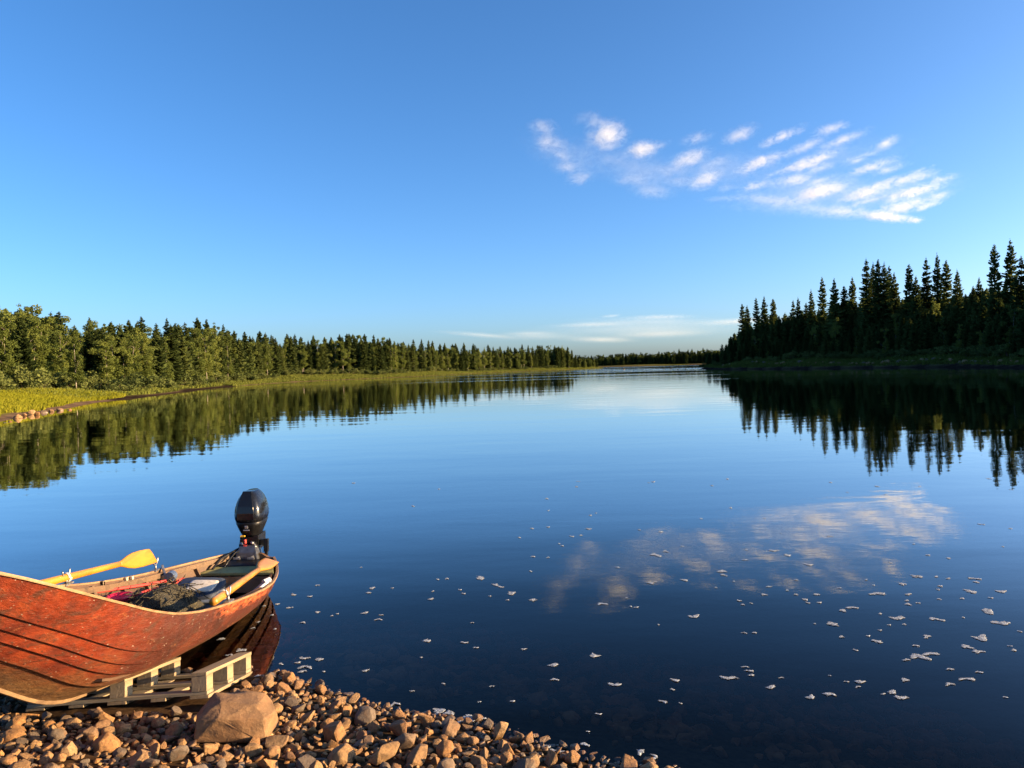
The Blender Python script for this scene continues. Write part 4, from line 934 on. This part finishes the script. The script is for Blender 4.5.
m.bsdf(c, .9, m.bump(m.math('ADD', n0, m.mapr(v1.outputs['Distance'], 0, .1, .5, 0)), .9, .03)); net_m = m.m
P = atz(163, 605, .44); net = blob('fishing_net', (P[0], P[1], .40), .25, .33, .16, net_m, 5, .22); tag(net, 'heap of brown-green fishing net piled in the middle of the boat', 'net')
mb = MB(); r_ = np.random.default_rng(2)
for j in range(70):
    a = r_.random() * 6.28; q = r_.random() ** .5; c_ = np.array([math.cos(a) * q * .27, math.sin(a) * q * .34, .165 * math.sqrt(max(.05, 1 - q * q)) + .0]); d1 = r_.normal(size=3) * .05; d2 = r_.normal(size=3) * .05
    mb.tube([c_ - d1, c_ + np.array([0, 0, .02]), c_ + d2], .004, 4, cap=False)
link('loose_mesh', mb.mesh('loose_mesh', net_m, True), net)
# padded boat cushion: dark blue rim and pale panel
navy = plain('navy_canvas', (.025, .035, .06), .7); cream = plain('cream_canvas', (.55, .50, .42), .75); greyb = plain('blue_grey_plastic', (.16, .19, .24), .5)
cu_ = empty('seat_cushion', tuple(atz(198, 590, .41))); tag(cu_, 'navy padded seat cushion with a cream panel lying in the boat', 'cushion'); cu_.rotation_euler = (R(9), R(3), R(3)); cu_.scale = (.86, .9, 1.0)
def rbox(mb, sx, sy, sz, e=.35, z0=0, n=28, lev=7):
    rings = []
    for j in range(lev):
        w = j / (lev - 1) * 2 - 1; k_ = (1 - abs(w) ** 3.2) ** .5 if abs(w) < 1 else .0; k_ = .82 + .18 * k_
        rings.append(np.array([[sx * k_ * math.copysign(abs(math.cos(a)) ** e, math.cos(a)), sy * k_ * math.copysign(abs(math.sin(a)) ** e, math.sin(a)), z0 + sz * w] for a in np.linspace(0, 6.283, n, endpoint=False)]))
    mb.loft(rings)
mb = MB(); rbox(mb, .225, .20, .045); link('padding', mb.mesh('padding', navy, True), cu_)
mb = MB(); rbox(mb, .135, .115, .012, .3, .044); o = link('panel', mb.mesh('panel', cream, True), cu_); o.location = (.045, -.02, 0)
mb = MB(); mb.tube([(math.cos(a) * .21, math.sin(a) * .19, 0) for a in np.linspace(0, 6.283, 40)], .016, 8, cap=False); link('piping', mb.mesh('piping', black_pl, True), cu_)
bx = empty('storage_box', tuple(atz(203, 606, .30))); tag(bx, 'blue-grey plastic box half hidden under the seat cushion and near oar', 'box')
mb = MB(); rbox(mb, .17, .12, .06, .2); link('body', mb.mesh('body', greyb, True), bx); mb = MB(); rbox(mb, .178, .128, .014, .2, .066); link('lid', mb.mesh('lid', greyb, True), bx)
redr = plain('red_rope', (.55, .045, .035), .75); pink = plain('red_plastic', (.72, .02, .07), .4)
def rope(name, pts, r, mat, lab, cat):
    pts = np.array(pts, float); c_ = pts[0].copy(); tt_ = np.linspace(0, len(pts) - 1, 40); i0 = np.clip(tt_.astype(int), 0, len(pts) - 2); f_ = (tt_ - i0)[:, None]
    q = pts[i0] * (1 - f_) + pts[i0 + 1] * f_
    for _ in range(6): q[1:-1] = (q[:-2] + 2 * q[1:-1] + q[2:]) / 4
    mb = MB(); mb.tube(q - c_, r, 7); o = mb.build(name, mat, None, True); o.location = c_; tag(o, lab, cat); return o
rope('rope', [atz(76, 595, .56), atz(110, 590, .50), atz(140, 585.5, .46), atz(166, 581, .42)], .012, redr, 'taut red rope running along inside the far side of the boat', 'rope')
rope('rope', [atz(133, 604, .42), atz(137, 597, .47), atz(142, 592.5, .44), atz(158, 588, .38)], .012, redr, 'short slack red rope end beside the fishing net', 'rope')
P = atz(120, 602, .44); dish = empty('red_bailer', tuple(P)); tag(dish, 'small bright red plastic bailer between the ribs of the boat', 'bailer')
mb = MB(); rg = [(.0, .0), (.06, .0), (.085, .03), (.095, .055), (.088, .055), (.05, .008)]
mb.loft([np.array([[max(r_q, .001) * math.cos(a), max(r_q, .001) * math.sin(a), z_q] for a in np.linspace(0, 6.283, 24, endpoint=False)]) for r_q, z_q in rg]); link('bowl', mb.mesh('bowl', pink, True), dish)
mb = MB(); mb.bar((.08, 0, .045), (.19, .03, .055), .03, .014); link('handle', mb.mesh('handle', pink, bevel=.003), dish)
# black bag and clip gear by the far oarlock
P = RF[iL2] + np.array([.12, -.02, -.06]); gb = empty('rod_holder', tuple(P)); tag(gb, 'grey metal clamp with a blue and red reel fixed at the far gunwale', 'clamp')
mb = MB(); mb.box((0, 0, 0), (.10, .05, .07)); mb.bar((-.03, 0, .03), (-.09, .08, .10), .02, .02); link('clamp_body', mb.mesh('clamp_body', steel, bevel=.005), gb)
mb = MB(); mb.tube([(.02, -.03, .02), (.02, .04, .02)], [.045, .045], 16); link('reel', mb.mesh('reel', plain('blue_grey_reel', (.07, .10, .17), .35), bevel=.004), gb)
mb = MB(); mb.tube([(.06, -.05, -.03), (.11, .05, -.02)], .016, 8); link('grip', mb.mesh('grip', redr, True), gb)
P = (RN[near_at(266)] + RF[far_at(190)] * 0 + np.array([-.10, .05, -.03])); lv = empty('steering_lever', tuple(P)); tag(lv, 'folded steel and blue lever beside the near oar blade at the stern', 'lever')
mb = MB(); mb.bar((-.05, -.30, -.03), (.03, .12, .03), .022, .03); mb.bar((.03, .12, .03), (.05, .22, .02), .03, .03); link('arm', mb.mesh('arm', steel, bevel=.004), lv)
mb = MB(); mb.bar((-.02, -.26, -.01), (.07, .10, .05), .014, .02); mb.tube([(.03, .10, .045), (.06, .17, .05)], .022, 10); link('strut', mb.mesh('strut', plain('white_metal', (.7, .7, .68), .4, .3), bevel=.003), lv)
mb = MB(); mb.box((-.05, -.2, -.03), (.075, .12, .05)); link('blue_plate', mb.mesh('blue_plate', plain('blue_paint', (.12, .22, .42), .4), bevel=.006), lv)

# ------------------------------------------------------------------ outboard motor
TR = (RN[60] + RF[60]) / 2; MX = aty(251.5, 512, 7.62)
mo = empty('outboard_motor', (MX[0], MX[1], 0.)); mo.scale = (1, 1, 1); mo.rotation_euler = (0, 0, math.atan2(_A[1], _A[0]) - math.pi / 2 + .06)
tag(mo, 'glossy black outboard motor clamped to the stern of the red boat', 'outboard motor')
zt = aty(251, 490.5, 7.62)[2]; zb_c = aty(251, 534, 7.62)[2]; hc = zt - zb_c
def ring(w, d0, d1, z, e=.62, n=32, facet=0):
    out = []
    for a in np.linspace(0, 6.283, n, endpoint=False):
        x = w * math.copysign(abs(math.cos(a)) ** e, math.cos(a)); s_ = math.sin(a); y = (d1 if s_ > 0 else d0) * math.copysign(abs(s_) ** e, s_); out.append([x, y, z])
    return np.array(out)
mb = MB(); pr = [(.40, .10, .13, .17), (.46, .13, .16, .24), (.56, .152, .19, .28), (.68, .166, .20, .30), (.80, .164, .20, .30), (.90, .148, .185, .285), (.96, .115, .15, .25), (.985, .085, .12, .22), (1., .055, .085, .19)]
pr = [(.34, .142, .18, .22), (.42, .154, .19, .235), (.52, .155, .19, .24), (.64, .147, .182, .235), (.76, .130, .168, .225), (.86, .108, .15, .205), (.93, .086, .130, .185), (.975, .066, .112, .165), (1.0, .050, .096, .15)]
mb.loft([ring(w * .94, d0 * .97, d1 * .97, zb_c + hc * f_, .60) for f_, w, d0, d1 in pr]); link('cowl', mb.mesh('cowl', cowl_m, True), mo)
mb = MB(); mb.loft([np.array([[sx * w, -(d0 + .008), zb_c + hc * f_] for sx in (-1, 1)] + [[sx * w * .9, -(d0 - .035), zb_c + hc * f_] for sx in (1, -1)]) for f_, w, d0 in [(.40, .088, .190), (.55, .086, .190), (.70, .078, .178), (.84, .064, .155), (.95, .052, .125), (1.02, .046, .098)]]); link('front_panel', mb.mesh('front_panel', cowl_m, bevel=.006), mo)
mb = MB(); mb.loft([ring(w * .94, d0 * .97, d1 * .97, zb_c + hc * f_, .62) for f_, w, d0, d1 in [(-.02, .080, .11, .15), (.05, .095, .13, .165), (.14, .114, .152, .19), (.24, .132, .172, .212), (.32, .144, .183, .226), (.345, .138, .176, .22)]]); link('cowl_base', mb.mesh('cowl_base', black_pl, True), mo)
mb = MB(); mb.box((.01, -.203, zb_c + hc * .25), (.03, .014, .03)); mb.box((.01, -.203, zb_c + hc * .18), (.06, .012, .012)); link('emblem', mb.mesh('emblem', plain('silver_badge', (.45, .45, .46), .3, .8), bevel=.004), mo)
mb = MB(); mb.box((-.045, -.155, zb_c + hc * .03), (.045, .02, .014)); link('warning_label', mb.mesh('warning_label', plain('yellow_label', (.75, .42, .03), .5), bevel=.002), mo)
mb = MB(); mb.box((0, .02, zb_c - .07), (.19, .24, .15)); mb.box((-.05, -.10, zb_c - .06), (.06, .06, .08)); mb.box((.05, -.09, zb_c - .09), (.05, .07, .06)); mb.tube([(-.075, -.115, zb_c - .03), (-.085, -.13, zb_c - .09), (-.04, -.12, zb_c - .14)], .012, 7); link('engine_block', mb.mesh('engine_block', black_pl, bevel=.012), mo)
mb = MB(); mb.tube([(-.022, -.16, zb_c - .02), (-.018, -.165, zb_c - .06)], .013, 10); mb.box((-.025, -.15, zb_c - .085), (.03, .03, .03)); link('kill_switch', mb.mesh('kill_switch', redr, bevel=.003), mo)
mb = MB()
for (x, y, z, r_q) in [(.035, -.14, -.05, .013), (-.07, -.13, -.06, .012), (.06, -.13, -.09, .014), (.0, -.14, -.11, .012)]: mb.tube([(x, y, zb_c + z), (x + .02, y - .02, zb_c + z - .015)], r_q, 9)
mb.tube([(.05, -.13, zb_c - .05), (.075, -.14, zb_c - .10), (.06, -.15, zb_c - .15)], .009, 7); link('fittings', mb.mesh('fittings', steel, True), mo)
ztr = TR[2]
mb = MB(); mb.loft([np.array([[-.115, -.21, ztr - .03], [.115, -.21, ztr - .03], [.115, -.04, ztr - .03], [-.115, -.04, ztr - .03]]), np.array([[-.10, -.20, ztr + .05], [.10, -.20, ztr + .05], [.10, -.04, ztr + .05], [-.10, -.04, ztr + .05]]), np.array([[-.075, -.16, ztr + .11], [.075, -.16, ztr + .11], [.075, -.03, ztr + .11], [-.075, -.03, ztr + .11]])]); link('clamp_bracket', mb.mesh('clamp_bracket', plain('dark_alloy', (.13, .135, .15), .35, .7), bevel=.01), mo)
for sx in (-.07, .07):
    mb = MB(); mb.tube([(sx, -.21, ztr + .01), (sx, -.28, ztr + .01)], .012, 9); mb.bar((sx - .035, -.28, ztr + .012), (sx + .035, -.28, ztr + .008), .014, .02); link('clamp_screw', mb.mesh('clamp_screw', steel, bevel=.002), mo)
mb = MB(); mb.bar((.08, -.05, zb_c - .075), (.165, -.07, zb_c - .07), .05, .055); mb.bar((.165, -.07, zb_c - .035), (.165, -.085, zb_c - .165), .045, .045); mb.box((.165, -.085, zb_c - .18), (.03, .04, .05)); link('tiller_arm', mb.mesh('tiller_arm', black_pl, bevel=.008), mo)
mb = MB(); mb.loft([ring(w, d0, d1, z, .8, 20) for z, w, d0, d1 in [(zb_c - .1, .075, .09, .13), (ztr - .02, .06, .06, .11), (.0, .045, .06, .10), (-.12, .035, .06, .09), (-.24, .028, .06, .09)]]); link('leg', mb.mesh('leg', black_pl, True), mo)
mb = MB(); mb.box((0, .06, -.13), (.16, .34, .014)); link('ventilation_plate', mb.mesh('ventilation_plate', black_pl, bevel=.005), mo)
mb = MB(); mb.tube([(0, -.14, -.27), (0, -.08, -.27), (0, .08, -.27), (0, .16, -.27)], [.012, .038, .042, .03], 14); mb.loft([ring(.012, .05, .06, -.30, .8, 12), ring(.006, .03, .04, -.40, .8, 12)]); link('gearcase', mb.mesh('gearcase', black_pl, True), mo)
mb = MB(); mb.tube([(0, .16, -.27), (0, .23, -.27)], [.03, .022], 12); pro = link('propeller', mb.mesh('propeller', black_pl, True), mo)
for j in range(3):
    a = j * 2.094; ex = np.array([math.cos(a), 0, math.sin(a)]); ey = np.array([-math.sin(a), 0, math.cos(a)]); mb = MB()
    prf = [(.025, .02), (.06, .045), (.09, .05), (.11, .03)]; rings = []
    for r_q, w in prf: rings.append(np.array([np.array([0, .19, -.27]) + ex * r_q + (ey * .8 + np.array([0, .6, 0])) * w * q + np.array([0, th, 0]) for q, th in ((-1, 0), (0, .006), (1, 0), (0, -.006))]))
    mb.loft(rings); link('blade', mb.mesh('blade', black_pl, True), pro)
# fuel hose from the motor into the boat
mb = MB(); Mw = lambda v: v
hose = [(-.08, -.10, zb_c - .11), (-.15, -.22, zb_c - .14), (-.20, -.36, ztr + .03), (-.23, -.48, ztr - .03), (-.20, -.56, ztr - .10)]
hq = np.array(hose); mb.tube(hq, .012, 8); link('fuel_hose', mb.mesh('fuel_hose', black_pl, True), mo)
mb = MB(); mb.tube(np.array([(-.05, -.12, zb_c - .13), (-.10, -.24, ztr + .06), (-.13, -.36, ztr + .0), (-.15, -.46, ztr - .06)]), .009, 8); link('cable', mb.mesh('cable', black_pl, True), mo)
mb = MB(); mb.loft([np.array([[-.20, -.42, ztr - .055], [.17, -.42, ztr - .055], [.15, -.22, ztr - .05], [-.17, -.22, ztr - .05]]), np.array([[-.19, -.41, ztr - .02], [.16, -.41, ztr - .02], [.14, -.23, ztr - .01], [-.16, -.23, ztr - .01]])]); o = mb.build('rubber_mat', black_pl, None, bevel=.008)
o.location = mo.location; o.rotation_euler = mo.rotation_euler; tag(o, 'black rubber mat on the stern bench in front of the motor', 'mat')

# ------------------------------------------------------------------ pallet, lying upside down
m = Mat('pallet_wood'); o_ = m.obj(); g = m.noise(1, 6, .65, m.scalev(o_, (30, 3, 30)), .5); n0 = m.noise(6, 5, .6, o_)
c = m.mix(m.mapr(n0, .4, .7, 0, .6), m.ramp(g, [(.3, (.15, .105, .055)), (.7, (.30, .225, .125))]), (.20, .17, .12)); m.bsdf(c, .85, m.bump(g, .5, .006)); pal_m = m.m
m = Mat('pallet_grey'); o_ = m.obj(); g = m.noise(1, 6, .65, m.scalev(o_, (3, 30, 30)), .5); c = m.ramp(g, [(.3, (.14, .115, .075)), (.7, (.30, .25, .16))]); m.bsdf(c, .9, m.bump(g, .5, .006)); palg_m = m.m
PA = np.array([-3.14, 4.66, .085]); e1 = np.array([1.15, -.01, .06]); e2 = np.array([.12, .75, -.155])
L1, L2 = np.linalg.norm(e1), np.linalg.norm(e2); u1 = e1 / L1; u2 = e2 - u1 * (e2 @ u1); L2 = np.linalg.norm(u2); u2 /= L2; u3 = np.cross(u1, u2)
Mx = Matrix(((u1[0], u2[0], u3[0], PA[0]), (u1[1], u2[1], u3[1], PA[1]), (u1[2], u2[2], u3[2], PA[2]), (0, 0, 0, 1)))
pal = empty('pallet'); pal.matrix_world = Mx; tag(pal, 'grey wooden pallet lying upside down under the boat bow', 'pallet')
def pbox(name, c_, s_, mat, j=0.004):
    mb = MB(); mb.box((0, 0, 0), s_); o = link(name, mb.mesh(name, mat, bevel=.003), pal); o.location = c_; o.rotation_euler = (0, 0, rng.normal() * j); return o
for k in range(5): pbox('deck_board', (.05 + (L1 - .10) * k / 4, L2 / 2, .011), (.095 if k % 2 else .12, L2, .020), pal_m)
for k in range(3): pbox('stringer_board', (L1 / 2, .05 + (L2 - .10) * k / 2, .032), (L1, .10, .020), palg_m)
for a in range(3):
    for b in range(3): pbox('block', (.05 + (L1 - .10) * a / 2, .05 + (L2 - .10) * b / 2, .090), (.098, .098, .094), pal_m, .02)
for k in range(3): pbox('runner', (.05 + (L1 - .10) * k / 2, L2 / 2, .149), (.10, L2 + .004, .022), pal_m)
